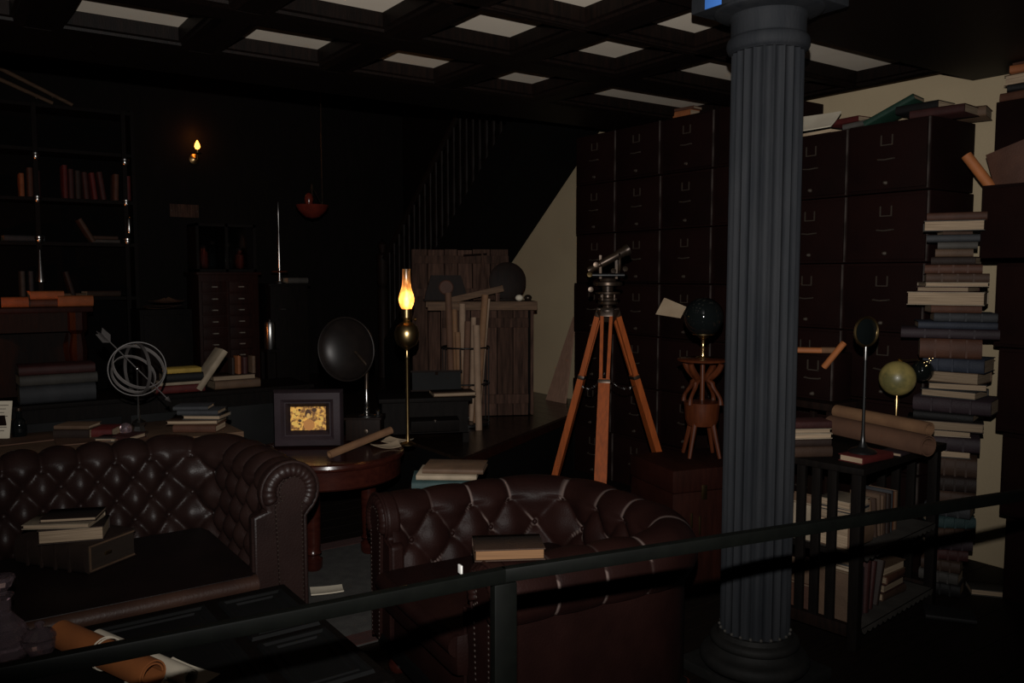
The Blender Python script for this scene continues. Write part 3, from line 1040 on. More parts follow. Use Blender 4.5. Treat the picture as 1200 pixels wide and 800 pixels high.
for z_ in zsh:
    MB().box((SLen / 2, SDep / 2, z_ - 0.011), (SLen - 0.05, SDep - 0.01, 0.022), bev=0.003).build('shelf_board', 'ebony', shelf)
    mb = MB()
    ns = 15
    pl = [(0.045, 0.0)]
    for k_ in range(ns):
        x0 = 0.045 + (SLen - 0.09) * k_ / ns
        x1 = 0.045 + (SLen - 0.09) * (k_ + 1) / ns
        for j in range(1, 6):
            t = j / 6
            pl.append((x0 + (x1 - x0) * t, -0.012 - 0.013 * math.sin(PI * t)))
        pl.append((x1, -0.010))
    pl[-1] = (SLen - 0.045, 0.0)
    mb.prism(pl, -0.003, 0.0, X=Matrix(((1, 0, 0, 0), (0, 0, 1, 0), (0, 1, 0, z_ - 0.001), (0, 0, 0, 1))))
    mb.build('scalloped_edging', 'c_grey', shelf, label='grey paper edging cut in scallops')
    MB().box((SLen / 2, SDep / 2 - 0.005, z_ + 0.0003), (SLen - 0.09, SDep - 0.02, 0.0006)).build('paper_lining', 'c_grey', shelf, label='grey paper lining')
for xx in (0.018, SLen - 0.018):
    MB().box((xx, SDep / 2, 0.075), (0.03, SDep - 0.09, 0.05), bev=0.003).build('end_rail', 'darkwood', shelf)
MB().box((SLen / 2, SDep / 2, SH - 0.012), (SLen + 0.03, SDep + 0.03, 0.028), bev=0.005).build('shelf_top', 'ebony', shelf)
MB().box((SLen / 2, SDep - 0.02, 0.05), (SLen - 0.09, 0.02, 0.06)).build('back_rail', 'ebony', shelf)


def on_shelf(x_, y_, z_):
    c, s_ = math.cos(srot), math.sin(srot)
    return Vector((SA.x + x_ * c - y_ * s_, SA.y + x_ * s_ + y_ * c, z_))


def shelf_row(items, z_, where, group, y_c=0.145, start=0.06):
    x_ = start
    cnt = 0
    for it in items:
        kind, c_, a_, b_, t_ = it[:5]
        if kind == 'u':          # upright: a=height, b=depth, t=thickness
            lean = it[5] if len(it) > 5 else 0.0
            wx = t_ * math.cos(lean) + (a_ * math.sin(abs(lean)))
            cnt += 1
            lab = '%s book standing %s from the slatted end, %s of the bookshelf' % (NAME[c_], ORD[cnt], where)
            cx_ = x_ + (t_ / 2 if lean >= 0 else wx - t_ / 2) + 0.001
            upright(a_, b_, t_, c_, on_shelf(cx_, y_c + (it[6] if len(it) > 6 else 0), z_ + 0.0008), srot, lab, group, lean=lean)
            x_ += wx + 0.002
        elif kind == 'f':        # flat pile
            L, W = a_, b_
            zz_ = z_
            cnt += 1
            cols = c_ if isinstance(c_, list) else [c_]
            for k_, cc in enumerate(cols):
                th = t_[k_]
                lab = '%s book lying %s in the pile on the bookshelf %s' % (NAME[cc], (ORD[k_ + 1] + ' from below') if k_ else 'undermost', where)
                book(L - 0.006 * k_, W, th, cc, on_shelf(x_ + L / 2, y_c, zz_ + 0.0008), srot + (PI if k_ % 2 else 0) + 0.05 * (k_ % 3 - 1), lab, group)
                zz_ += th + 0.001
            x_ += L + 0.012


shelf_row([('u', 'tan', .20, .15, .032), ('u', 'cream', .21, .15, .028), ('u', 'slate', .215, .16, .05), ('u', 'plum', .20, .15, .022), ('u', 'maroon', .215, .16, .036, .07), ('u', 'maroon', .20, .15, .028, .16), ('u', 'darkbrown', .19, .15, .022, .28),
           ('f', ['brown', 'maroon', 'rust', 'tan'], .20, .15, [.034, .038, .034, .04])], zsh[0], 'bottom shelf', 'books on the bottom shelf')
shelf_row([('f', ['tan', 'cream', 'blue', 'cream'], .17, .15, [.115, .032, .014, .03]), ('u', 'tan', .17, .13, .018, -.16), ('u', 'brown', .17, .13, .018, -.12), ('u', 'tan', .18, .13, .016, -.08), ('u', 'tan', .17, .13, .017), ('u', 'brown', .175, .13, .02),
           ('u', 'darkbrown', .17, .14, .03), ('u', 'slate', .18, .14, .02), ('u', 'orange', .17, .13, .02), ('u', 'tan', .17, .13, .03)], zsh[1], 'middle shelf', 'books on the middle shelf')
# inner row, seen between the slats at the left end
k_ = 0
for (z_, its) in ((zsh[0], [('rust', .10, .13, .03), ('tan', .19, .13, .03)]), (zsh[1], [('cream', .15, .12, .03), ('tan', .18, .12, .028)])):
    for j, (c_, h_, d_, t_) in enumerate(its):
        lab = '%s book standing behind the end slats on the %s shelf, %s row' % (NAME[c_], 'bottom' if z_ == zsh[0] else 'middle', 'inner' if j == 0 else 'outer')
        upright(h_, d_, t_, c_, on_shelf(0.075 + j * 0.036, 0.295, z_ + 0.0008), srot, lab, 'books behind the end slats')
# ---- on the shelf top
ZT = SH + 0.0025
r1a, r1b = at_z(974, 498, ZT + 0.053), at_z(1088, 523, ZT + 0.053)
roll(r1a, r1b, 0.050, 'brownpaper', 'large dark brown paper roll lying in front on the slatted bookshelf', 'map rolls on the bookshelf')
rd_ = (r1b - r1a).normalized()
rn_ = Vector((-rd_.y, rd_.x, 0)) * (1 if -rd_.y * math.sin(YAW) + rd_.x * math.cos(YAW) > 0 else -1)
r2a, r2b = r1a + rn_ * 0.062 + Vector((0, 0, 0.058)) - rd_ * 0.03, r1b + rn_ * 0.062 + Vector((0, 0, 0.058)) - rd_ * 0.05
roll(r2a, r2b, 0.033, 'tanpaper', 'lighter tan paper roll lying behind the dark roll on the slatted bookshelf', 'map rolls on the bookshelf')
book(.21, .11, .028, 'red', on_shelf(0.165, 0.065, ZT), srot - 0.12, 'red book under the magnifier stand on the slatted bookshelf', 'books on the bookshelf top')
book(.17, .09, .014, 'plum', on_shelf(0.40, 0.035, ZT), srot + 0.02, 'thin plum book lying at the front edge of the bookshelf top', 'books on the bookshelf top')
st = [('brown', .045, .17), ('darkbrown', .03, .16), ('cream', .022, .17), ('cream', .02, .16), ('maroon', .03, .16)]
z_ = ZT
for i, (c_, t_, L) in enumerate(st):
    book(L, .10, t_, c_, on_shelf(0.065, 0.27, z_), CAMF + 0.1 + (PI if c_ == 'cream' else 0), '%s book, %s in the small pile beside the fluted column' % (NAME[c_], 'undermost' if i == 0 else ORD[i + 1] + ' from below'), 'small pile beside the column')
    z_ += t_ + 0.0008
# magnifier stand
p = on_shelf(0.155, 0.075, ZT + 0.0285)
mg = thing('magnifier_stand', 'tall black magnifier stand with round dark lens on the red book', 'magnifier', p)
MB().lathe([(0.055, 0), (0.056, 0.006), (0.045, 0.014), (0.02, 0.024), (0.010, 0.045), (0.008, 0.07), (0.0065, 0.10), (0.0055, 0.44)], 24).build('base_pole', 'blackmetal', mg)
MB().lathe([(0.0065, 0.36), (0.0075, 0.375), (0.0065, 0.415), (0.0, 0.42)], 14, T(0, 0, 0.02)).build('glint_sleeve', 'steel', mg)  # steel sleeve put in to stand for the glint on the black pole
Xl = T(0, 0, 0.495) @ RZ(CAMF + 0.35) @ RX(PI / 2)
lr = MB()
lr.tube([Xl @ Vector((0.058 * math.cos(2 * PI * i / 36), 0.058 * math.sin(2 * PI * i / 36), 0)) for i in range(36)], 0.006, 8, closed=True)
lr.build('lens_ring', 'brass', mg)
MB().lathe([(0.0, -0.012), (0.035, -0.008), (0.055, -0.001), (0.055, 0.001), (0.035, 0.008), (0.0, 0.012)], 28, Xl).build('lens', 'darkglass', mg)

# globe on a book behind the rolls
pg = at_d(1062, 492, 3.80)
gb = book(.11, .10, pg.z - 0.80, 'darkbrown', (0, 0, 0), CAMF + .2, 'dark brown box-like book carrying the small globe behind the rolls', 'books on the bookshelf top')
gb.location = on_shelf(0.745, 0.205, ZT)
gz = ZT + (pg.z - 0.80) + 0.0005
gp = on_shelf(0.745, 0.205, gz)
pc = at_d(1063, 449, 3.72)
gl = thing('small_globe', 'small yellowed globe on a brass stand above the paper rolls', 'globe', gp)
gcz = pc.z - gz
MB().lathe([(0.042, 0), (0.044, 0.006), (0.034, 0.012), (0.014, 0.018), (0.010, 0.024), (0.014, 0.03), (0.0075, 0.036), (0.011, gcz - 0.10), (0.006, gcz - 0.088), (0.006, gcz - 0.07)], 24).build('stand', 'brass', gl)
MB().sphere((0, 0, gcz), 0.081, 40, 24).build('globe_ball', 'globe', gl, sharp=180)
MB().lathe([(0.008, 0.078), (0.014, 0.085), (0.006, 0.094), (0.0, 0.098)], 14, T(0, 0, gcz) @ RY(0.2)).build('finial', 'gold', gl)
arm_pts = [Vector((0.0, -0.0, gcz + 0.09)), Vector((0.04, -0.02, gcz + 0.085)), Vector((0.075, -0.045, gcz + 0.088)), Vector((0.100, -0.06, gcz + 0.075))]
MB().tube(arm_pts, 0.003, 8).build('planet_arm', 'gold', gl)
mo = MB().sphere((0.100, -0.062, gcz + 0.035), 0.05, 28, 16).build('dark_moon', 'darkglass', gl, label='dark glossy ball on a side arm')
for i in range(7):
    a = i * 0.9
    MB().sphere((0.105 + 0.045 * math.cos(a) * 0.8, -0.085 - 0.01 * (i % 2), gcz + 0.078 + 0.016 * math.sin(a * 1.7)), 0.0055, 8, 6).build('brass_bead', 'gold', mo)

# file box with paper rolls, by the file wall to the left of the lens
pb = at_d(945, 470, 4.32)
fbx = file_box(0.235, 0.22, 0.16, 'small black file box with three paper rolls on top beside the column', (3.70, 2.60, 0), 'small file boxes')
fbx.location = (3.62, 2.57, at_d(945, 469, 4.15).z)
zst = fbx.location.z
MBs = thing('plant_stool', 'dark square stool under the small black file box behind the column', 'stool', (3.70, 2.57, 0))
MB().box((0, 0, zst - 0.02), (0.27, 0.30, 0.036), bev=0.005).build('stool_top', 'darkwood', MBs)
for sx in (-1, 1):
    for sy in (-1, 1):
        MB().box((sx * 0.11, sy * 0.125, (zst - 0.04) / 2), (0.03, 0.03, zst - 0.04), bev=0.004).build('leg', 'darkwood', MBs)
zt2 = zst + 0.232
for i, (pxa, pya, pxb, pyb, r_, lab) in enumerate(((930, 411, 965, 419, .016, 'short orange paper roll lying behind on the small black file box'),
                                           (962, 414, 978, 417, .017, 'middle tan paper roll on the small black file box'),
                                           (966, 430, 989, 402, .017, 'orange paper roll leaning at the edge of the small black file box'))):
    a_, b_ = at_d(pxa, pya, 4.12 + 0.03 * (i == 0)), at_d(pxb, pyb, 4.05 if i == 2 else 4.12)
    if i < 2:
        a_.z = b_.z = zt2 + r_ + 0.002
    roll(a_, b_, r_, 'orangepaper' if i != 1 else 'tanpaper', lab, 'rolls on the small file box')

# ================================================================ ON TOP OF THE FILE WALL
TN = 2.276          # top of the near columns
ZTT = 2.275
g_ = 'books along the top of the file wall'


def topbook(px, py, xw, L, W, Th, c_, a, tilt, lab, pages='pages', flip=False, z=None, lift=0.0):
    p = at_x(px, py, xw)
    zz = (ZTT if z is None else z) + 0.001 + lift
    return book(L, W, Th, c_, (xw, p.y, zz), PI / 2 * 0 - PI / 2 + a + (PI if flip else 0), lab, g_, tilt=tilt, pages=pages)


# local -y must face -x (into the room): rz = -90deg turns -y to -x
topbook(1108, 118, 4.20, .26, .19, .042, 'maroon', 0.10, (0, 0), 'thick maroon book with gilt spine bands on the near file column')
topbook(1085, 108, 4.22, .22, .16, .04, 'black', 0.0, (0, 0), 'black book on top of the maroon gilt book on the file wall', lift=0.044)
topbook(1050, 118, 4.22, .27, .17, .03, 'green', 0.2, (0, -0.42), 'dark green book tilted up against the maroon book on the file wall', lift=0.058)
topbook(1012, 122, 4.20, .16, .15, .028, 'grey', 0.25, (0, -0.12), 'grey-brown book lying between the red and the green books on the file wall', lift=0.012)
topbook(1000, 118, 4.24, .20, .16, .03, 'red', -0.1, (0, 0), 'bright red book lying on top of the file wall behind the papers', lift=0.046)
topbook(985, 118, 4.34, .26, .16, .04, 'darkbrown', 0.0, (0, 0), 'dark brown book under the red book on the file wall')
topbook(944, 124, 4.22, .15, .12, .035, 'black', 0.3, (0, 0.5), 'black and tan book tilted up behind the pillar on the file wall', lift=0.04)
topbook(1140, 128, 4.36, .15, .18, .05, 'tan', 0.3, (0, 0), 'tan book lying behind the maroon gilt book at the end of the file wall')
pp_ = at_x(960, 158, 4.10)
s1 = sheet('paper_stack', 'cream sheaf of papers hanging over the front of the file wall top', 'papers', (4.045, pp_.y, ZTT + 0.052), .14, .27, 'whitepaper', 0.1, (0, -0.72), curl=0.004, th=0.006, seed=2)
s2 = sheet('paper_sheet', 'brown-edged sheet lying under the cream sheaf on the file wall', 'papers', (4.22, pp_.y + 0.05, ZTT + 0.003), .20, .26, 'paper', -0.12, (0, 0), curl=0.004, th=0.016, seed=3)
T2 = 2.525
for i, (px, c_, L, Th, lab) in enumerate(((786, 'black', .17, .045, 'small black book on the far file columns left of the orange book'), (802, 'orange', .22, .04, 'orange-brown book on top of the file wall left of the pillar'),
                                          (806, 'rust', .20, .018, 'thin rust-brown book on top of the orange-brown book left of the pillar'))):
    topbook(px, 124, 4.17, L if i != 0 else .09, .14, Th, c_, 0.05 * i, (0, 0), lab, z=T2 if i < 2 else T2 + 0.0405)
# books on the tall case at the right edge
zz_ = 2.3275
for i, (c_, Th, pxl) in enumerate((('rust', .04, 1176), ('black', .03, 1182), ('tan', .05, 1180), ('orange', .035, 1184), ('rust', .045, 1190), ('tan', .04, 1188))):
    p = at_x(pxl + 22, 80, 4.33)
    book(.24, .17, Th, c_, (4.365, p.y - 0.05, zz_), -PI / 2 + (0.15 if i % 2 else -0.1) + (PI if c_ == 'tan' else 0), '%s book, %s on the tall case at the upper right edge' % (NAME[c_], 'undermost' if i == 0 else ORD[i + 1] + ' from below'), 'books on the tall case')
    zz_ += Th + 0.001
# in the open box
a_, b_ = at_x(1160, 218, 4.10), at_x(1132, 182, 4.06)
a2 = a_ + (a_ - b_) * 0.75
roll(a2, b_, 0.027, 'orangepaper', 'orange paper roll sticking out of the open-topped file box at the right edge', 'rolls')
pb_ = at_x(1195, 214, 4.12)
base_ = Matrix(((0, 0, 1), (0, 1, 0), (-1, 0, 0)))
pre_ = Matrix.Rotation(-0.30, 3, 'X') @ base_
bk_ = book(.50, .26, .03, 'rust', (0, 0, 0), 0.0, 'rust-brown book standing up aslant in the open-topped file box', 'books at the right edge', pre=pre_)
lowc = min((pre_ @ Vector((sx * .25, sy * .13, zz)) for sx in (-1, 1) for sy in (-1, 1) for zz in (0, .03)), key=lambda v: v.z)
tgt_ = at_x(1180, 214, 4.10)
bk_.location = (4.095, tgt_.y - 0.10, 1.580 - lowc.z)
# sheet caught in a file box front
pq = at_x(785, 361, 4.0)
s3 = sheet('card', 'tan card poking out of the file wall beside the glass globe', 'card', (4.022, pq.y, pq.z), .20, .13, 'paper', -PI / 2, (0.95, 0.16), curl=0.0, th=0.003)

# ================================================================ TRIPOD WITH SURVEYING INSTRUMENT
tb = at_d(712, 366, 4.5)
trip = thing('wooden_tripod', 'wooden surveying tripod with three orange-brown legs carrying a dark instrument', 'tripod', (tb.x, tb.y, 0))
feet = [at_d(631, 0, 4.62), at_d(705, 0, 4.02), at_d(812, 0, 4.64)]
hub = Vector((0, 0, tb.z))
fv = []
for i, f in enumerate(feet):
    fo = Vector((f.x - tb.x, f.y - tb.y, 0.0))
    d = fo.copy(); d.normalize()
    top = hub + d * 0.045
    fv.append((top, fo))
    ax = (fo - top).normalized()
    L = (fo - top).length
    X = T(*top) @ Matrix.Identity(4)
    zax = ax
    xax = Vector((-d.y, d.x, 0))
    yax = zax.cross(xax)
    B = Matrix(((xax.x, yax.x, zax.x, top.x), (xax.y, yax.y, zax.y, top.y), (xax.z, yax.z, zax.z, top.z), (0, 0, 0, 1)))
    mb = MB()
    # split upper leg: two bars closing into one lower leg
    for sx in (-1, 1):
        vs = []
        L1 = L * 0.27
        for z_, xc_, wx_ in ((0.0, 0.024, 0.017), (L1, 0.018, 0.017)):
            for (p_, q_) in ((-1, -1), (1, -1), (1, 1), (-1, 1)):
                vs.append((sx * xc_ + p_ * wx_ / 2, q_ * 0.014, z_))
        mb.add(vs, [(0, 3, 2, 1), (4, 5, 6, 7), (0, 1, 5, 4), (1, 2, 6, 5), (2, 3, 7, 6), (3, 0, 4, 7)], False, B)
    vs = []
    for z_, wx_, wy_ in ((L * 0.26, 0.058, 0.034), (L * 0.62, 0.063, 0.034), (L * 0.93, 0.044, 0.030)):
        for (p_, q_) in ((-1, -1), (1, -1), (1, 1), (-1, 1)):
            vs.append((p_ * wx_ / 2, q_ * wy_ / 2, z_))
    mb.add(vs, [(0, 3, 2, 1), (8, 9, 10, 11)] + [(a + j, a + (j + 1) % 4, a + 4 + (j + 1) % 4, a + 4 + j) for a in (0, 4) for j in range(4)], False, B)
    lg = mb.build('leg', 'oak', trip)
    MB().lathe([(0.020, L * 0.90), (0.021, L * 0.94), (0.012, L * 0.97), (0.0, L * 0.999)], 14, B).build('iron_shoe', 'bronze', lg)
    MB().box((0, 0, L * 0.27), (0.066, 0.036, 0.02), X=B, bev=0.003).build('collar', 'bronze', lg)
    MB().box((0, 0, 0.0), (0.07, 0.03, 0.05), X=B, bev=0.006).build('hinge', 'bronze', lg)
MB().lathe([(0.035, -0.05), (0.05, -0.03), (0.062, 0.0), (0.062, 0.014), (0.03, 0.018), (0.024, 0.035), (0.05, 0.045), (0.052, 0.058), (0.02, 0.062)], 28, T(*hub)).build('tripod_head', 'bronze', trip)
ch = MB()
for a_, b_ in ((0, 1), (1, 2)):
    pa = fv[a_][0].lerp(fv[a_][1], 0.30)
    pb = fv[b_][0].lerp(fv[b_][1], 0.30 if b_ == 2 else 0.235)
    if a_ == 1:
        pa = fv[1][0].lerp(fv[1][1], 0.235)
    N_ = 26
    for i in range(N_):
        t = (i + 0.5) / N_
        c_ = pa.lerp(pb, t) + Vector((0, 0, -0.10 * 4 * t * (1 - t) * 0.5))
        ch.box((0, 0, 0), (0.004, 0.011, 0.002), X=T(*c_) @ RZ(i * 1.3) @ RX(i * 0.7))
ch.build('spreader_chain', 'steel', trip, kind='stuff')
ins = thing('theodolite', 'dark brass surveying instrument with tilted telescope on the wooden tripod', 'instrument', (tb.x, tb.y, tb.z + 0.063), CAMF)
MB().lathe([(0.048, 0), (0.05, 0.012), (0.03, 0.018), (0.03, 0.03), (0.065, 0.036), (0.066, 0.046), (0.028, 0.05), (0.03, 0.075), (0.075, 0.08), (0.077, 0.098), (0.045, 0.104), (0.04, 0.118), (0.0, 0.12)], 32).build('base_plate', 'bronze', ins)
for i in range(4):
    a = PI / 4 + i * PI / 2
    MB().lathe([(0.012, 0.018), (0.013, 0.03), (0.006, 0.033), (0.006, 0.05)], 12, T(0.045 * math.cos(a), 0.045 * math.sin(a), -0.016)).build('levelling_screw', 'gold' if i == 0 else 'bronze', ins)
MB().ring(0.079, 0.008, 0.004, 40, T(0, 0, 0.089)).build('graduated_ring', 'bronze', ins)
for sx in (-1, 1):
    mb = MB()
    mb.prism([(-0.03, 0), (0.03, 0), (0.013, 0.10), (0.013, 0.125), (-0.013, 0.125), (-0.013, 0.10)], -0.006, 0.006, X=T(sx * 0.042, 0, 0.115) @ RZ(PI / 2) @ RX(PI / 2))
    mb.build('standard', 'bronze', ins)
Xt = T(0, -0.01, 0.215) @ RZ(0.0) @ RY(R(62))
MB().lathe([(0.017, -0.12), (0.019, -0.10), (0.016, -0.095), (0.016, -0.05), (0.022, -0.045), (0.022, 0.05), (0.025, 0.055), (0.025, 0.095), (0.029, 0.10), (0.029, 0.125), (0.024, 0.127), (0.0, 0.122)], 24, Xt).build('telescope', 'bronze', ins)
MB().lathe([(0.024, 0), (0.02, 0.001), (0.0, 0.0015)], 20, Xt @ T(0, 0, 0.1265)).build('objective_lens', 'steel', ins)
MB().lathe([(0.06, -0.005), (0.062, 0.0), (0.06, 0.005)], 36, T(0.056, 0, 0.20) @ RY(PI / 2)).build('vertical_circle', 'bronze', ins)
MB().tube([(-0.085, -0.02, 0.135), (0.085, -0.02, 0.135)], 0.011, 12).build('spirit_level', 'blackmetal', ins)
for i, (x_, y_, z_) in enumerate(((-0.10, -0.01, 0.13), (-0.095, -0.03, 0.06), (0.085, -0.03, 0.16), (-0.07, -0.04, 0.19), (0.02, -0.06, 0.15))):
    MB().lathe([(0.005, 0), (0.005, 0.02), (0.013, 0.022), (0.014, 0.034), (0.0, 0.036)], 12, T(x_, y_, z_) @ RX(PI / 2 if i % 2 else 1.2) @ T(0, 0, -0.01)).build('clamp_knob', 'bronze' if i else 'brass', ins)

# ================================================================ CHEST, CARVED STAND AND GLASS GLOBE
pc_ = at_z(790, 546, 0.60)
crz = R(-10)
chest = thing('wooden_chest', 'red-brown wooden chest with small brass catches to the left of the fluted column', 'chest', (2.80, 2.715, 0), R(-14))
# local: front -y, left end at x=0
CL, CDp, CH = 0.50, 0.40, 0.60
MB().box((CL / 2, CDp / 2, CH * 0.41), (CL, CDp, CH * 0.82), bev=0.006).build('chest_body', 'redwood', chest)
ld = MB().box((CL / 2, CDp / 2, CH * 0.91 + 0.002), (CL + 0.008, CDp + 0.008, CH * 0.178), bev=0.01).build('lid', 'redwood', chest)
MB().box((0.165, -0.005, CH * 0.815), (0.03, 0.008, 0.07), bev=0.003).build('catch', 'brass', ld)
MB().box((0.10, -0.003, 0.36), (0.012, 0.006, 0.07), bev=0.002).build('latch_plate', 'brass', chest)
MB().box((0.145, -0.003, 0.33), (0.010, 0.006, 0.09), bev=0.002).build('latch_plate', 'brass', chest)

ps = at_d(822, 526, 4.02)
zc_ = CH + 0.0005
stc = at_d(826, 527, 4.0)
tst = thing('carved_stand', 'small chestnut stand with scrolled brackets and drum on the red-brown chest', 'stand', (2.80 + 0.335, 2.715 + 0.139, zc_), CAMF)
zt_ = at_d(825, 423, 4.0).z - zc_
MB().lathe([(0.0, zt_ - 0.018), (0.10, zt_ - 0.018), (0.122, zt_ - 0.012), (0.125, zt_ - 0.004), (0.118, zt_), (0.0, zt_)], 36).build('stand_top', 'chestnut', tst)
for i in range(4):
    a = PI / 4 + i * PI / 2
    X = RZ(a)
    pts = []
    for j in range(15):
        t = j / 14
        z_ = zt_ - 0.02 - t * 0.20
        rr = 0.105 - 0.06 * math.sin(t * PI) * (1 if t < .5 else 0.6) + 0.012 * math.sin(t * 3 * PI)
        pts.append((rr, 0, z_))
    MB().tube(pts, [0.013 + 0.004 * math.sin(j / 14 * PI * 2) for j in range(15)], 8, X=X).build('scroll_bracket', 'chestnut', tst)
MB().lathe([(0.0, zt_ - 0.33), (0.07, zt_ - 0.33), (0.082, zt_ - 0.30), (0.085, zt_ - 0.25), (0.09, zt_ - 0.215), (0.0, zt_ - 0.205)], 28).build('drum', 'chestnut', tst)
MB().tube([(0, 0, zt_ - 0.21), (0, 0, zt_ - 0.015)], 0.012, 10).build('centre_post', 'chestnut', tst)
for i in range(4):
    a = PI / 4 + i * PI / 2
    MB().tube([(0.06, 0, zt_ - 0.31), (0.078, 0, (zt_ - 0.31) * 0.6), (0.105, 0, 0.008)], [0.014, 0.012, 0.009], 8, X=RZ(a)).build('leg', 'chestnut', tst)
gg = thing('glass_globe', 'dark glass globe on a little brass foot on the carved stand', 'globe', (2.80 + 0.335, 2.715 + 0.139, zc_ + zt_ + 0.0005), CAMF)
MB().lathe([(0.032, 0), (0.034, 0.005), (0.012, 0.012), (0.009, 0.035), (0.014, 0.05), (0.008, 0.06), (0.010, 0.09), (0.016, 0.097), (0.03, 0.11)], 24).build('brass_foot', 'gold', gg)
MB().sphere((0, 0, 0.110 + 0.092), 0.097, 36, 22).build('glass_ball', 'darkglass', gg, sharp=180)
MB().tube([(0.05 * math.cos(a_ / 10), 0.05 * math.sin(a_ / 10), 0.119) for a_ in range(63)], 0.004, 6, closed=True).build('brass_collar', 'gold', gg)

# ================================================================ RUG, ROUND TABLE AND WHAT STANDS ON IT
rug = thing('area_rug', 'grey rug with dark red border under the round table', 'rug', (1.80, 3.72, 0.0005))
MB().box((0, 0, 0.005), (1.1, 1.3, 0.009), bev=0.003).build('rug_field', 'rug', rug)
mb = MB()
for sx in (-1, 1):
    mb.box((sx * 0.50, 0, 0.0105), (0.10, 1.3, 0.003))
for sy in (-1, 1):
    mb.box((0, sy * 0.60, 0.0105), (0.9, 0.10, 0.003))
mb.build('rug_border', 'rugred', rug)
rt = thing('round_table', 'low round polished mahogany table on turned legs between sofa and armchair', 'table', (1.72, 4.16, 0.0102), CAMF)
RTZ = 0.575
RR = 0.40
MB().lathe([(0.0, RTZ - 0.135), (RR - 0.03, RTZ - 0.135), (RR - 0.02, RTZ - 0.125), (RR - 0.02, RTZ - 0.04), (RR - 0.004, RTZ - 0.032), (RR, RTZ - 0.02), (RR - 0.004, RTZ - 0.006), (RR - 0.014, RTZ), (0.0, RTZ)], 64).build('table_top', 'mahogany', rt, sharp=30)
for a in (PI * 1.44, PI * 0.1, PI * 0.78):
    rl = 0.21
    MB().lathe([(0.036, 0), (0.045, 0.012), (0.047, 0.055), (0.036, 0.064), (0.03, 0.075), (0.043, 0.088), (0.034, 0.105), (0.038, 0.13), (0.042, 0.30), (0.038, 0.40), (0.046, 0.41), (0.046, RTZ - 0.134)], 24, T(rl * math.cos(a), rl * math.sin(a), 0)).build('leg', 'mahogany', rt)
TT = RTZ + 0.0105
RTC = Vector((1.72, 4.16, 0))
# picture frame with its lit sepia picture
pf = at_z(362, 523, TT)
fr = thing('picture_frame', 'deep dark wooden frame around a glowing golden picture on the round table', 'picture frame', (pf.x, pf.y, TT), CAMF + 0.08, rot=None)
FW, FH = 0.365, 0.305
mb = MB()
vs, fs = [], []
prof = [(0.0, 0.0), (0.012, -0.035), (0.045, -0.045), (0.062, -0.028), (0.068, -0.028), (0.092, 0.006), (0.092, 0.02), (0.0, 0.03)]
for (cx_, cz_, sx, sz) in ((-FW / 2, 0, 1, 1), (FW / 2, 0, -1, 1), (FW / 2, FH, -1, -1), (-FW / 2, FH, 1, -1)):
    for (o_, y_) in prof:
        vs.append((cx_ + sx * o_, y_, cz_ + sz * o_))
n = len(prof)
for a in range(4):
    b = (a + 1) % 4
    for i in range(n):
        j = (i + 1) % n
        fs.append((a * n + i, b * n + i, b * n + j, a * n + j))
mb.add(vs, fs)
mb.build('frame_moulding', 'c_plum', fr, label='wide dark plum frame moulding')
MB().box((0, 0.045, FH / 2), (FW - 0.03, 0.07, FH - 0.03)).build('frame_box', 'darkwood', fr)


def picture_mat():
    m = bpy.data.materials.new('golden_picture')
    m.use_nodes = True
    nt = m.node_tree
    b = nt.nodes['Principled BSDF']
    tc = nt.nodes.new('ShaderNodeTexCoord')
    n = nt.nodes.new('ShaderNodeTexNoise')
    n.inputs['Scale'].default_value = 52
    n.inputs['Detail'].default_value = 4
    nt.links.new(tc.outputs['Object'], n.inputs['Vector'])
    cr = nt.nodes.new('ShaderNodeValToRGB')
    cr.color_ramp.elements[0].position = 0.42
    cr.color_ramp.elements[0].color = (0.10, 0.035, 0.004, 1)
    cr.color_ramp.elements[1].position = 0.60
    cr.color_ramp.elements[1].color = (0.55, 0.29, 0.05, 1)
    nt.links.new(n.outputs['Fac'], cr.inputs['Fac'])
    nt.links.new(cr.outputs['Color'], b.inputs['Base Color'])
    nt.links.new(cr.outputs['Color'], b.inputs['Emission Color'])
    b.inputs['Emission Strength'].default_value = 0.55
    return m


def flatm(name, c, e):
    return mat(name, c, 0.6, emit=c, estr=e)


scr = MB().box((0, -0.001, FH / 2), (FW - 0.18, 0.01, FH - 0.18)).build('lit_picture', picture_mat(), fr, label='small glowing golden picture of a group of people')
M['p_dark'] = flatm('picture_dark', (0.035, 0.012, 0.003), 0.5)
M['p_face'] = flatm('picture_face', (0.52, 0.30, 0.08), 0.4)
M['p_coat'] = flatm('picture_coat', (0.36, 0.15, 0.035), 0.35)
M['p_pale'] = flatm('picture_pale', (0.55, 0.34, 0.07), 0.4)


def blob(name, m, x, z, rx, rz_, y):
    MB().prism([(x + rx * math.cos(2 * PI * i / 18), z + rz_ * math.sin(2 * PI * i / 18)) for i in range(18)], 0, 0.0006, X=Matrix(((1, 0, 0, 0), (0, 0, -1, y), (0, 1, 0, FH / 2), (0, 0, 0, 1)))).build(name, m, scr)


rp = random.Random(8)
for i in range(26):
    x, z = rp.uniform(-0.082, 0.082), rp.uniform(-0.054, 0.050)
    if abs(x) < 0.03 and z > -0.03:
        continue
    r_ = rp.uniform(0.006, 0.014)
    blob('printed_flower', 'p_pale' if i % 3 else 'p_dark', x, z, r_, r_ * rp.uniform(0.7, 1.1), -0.0062 - 0.00004 * i)
blob('printed_coat', 'p_coat', 0.004, -0.034, 0.030, 0.030, -0.0076)
blob('printed_hair', 'p_dark', 0.0, 0.026, 0.0165, 0.024, -0.0084)
blob('printed_face', 'p_face', 0.002, 0.014, 0.0100, 0.0150, -0.0092)
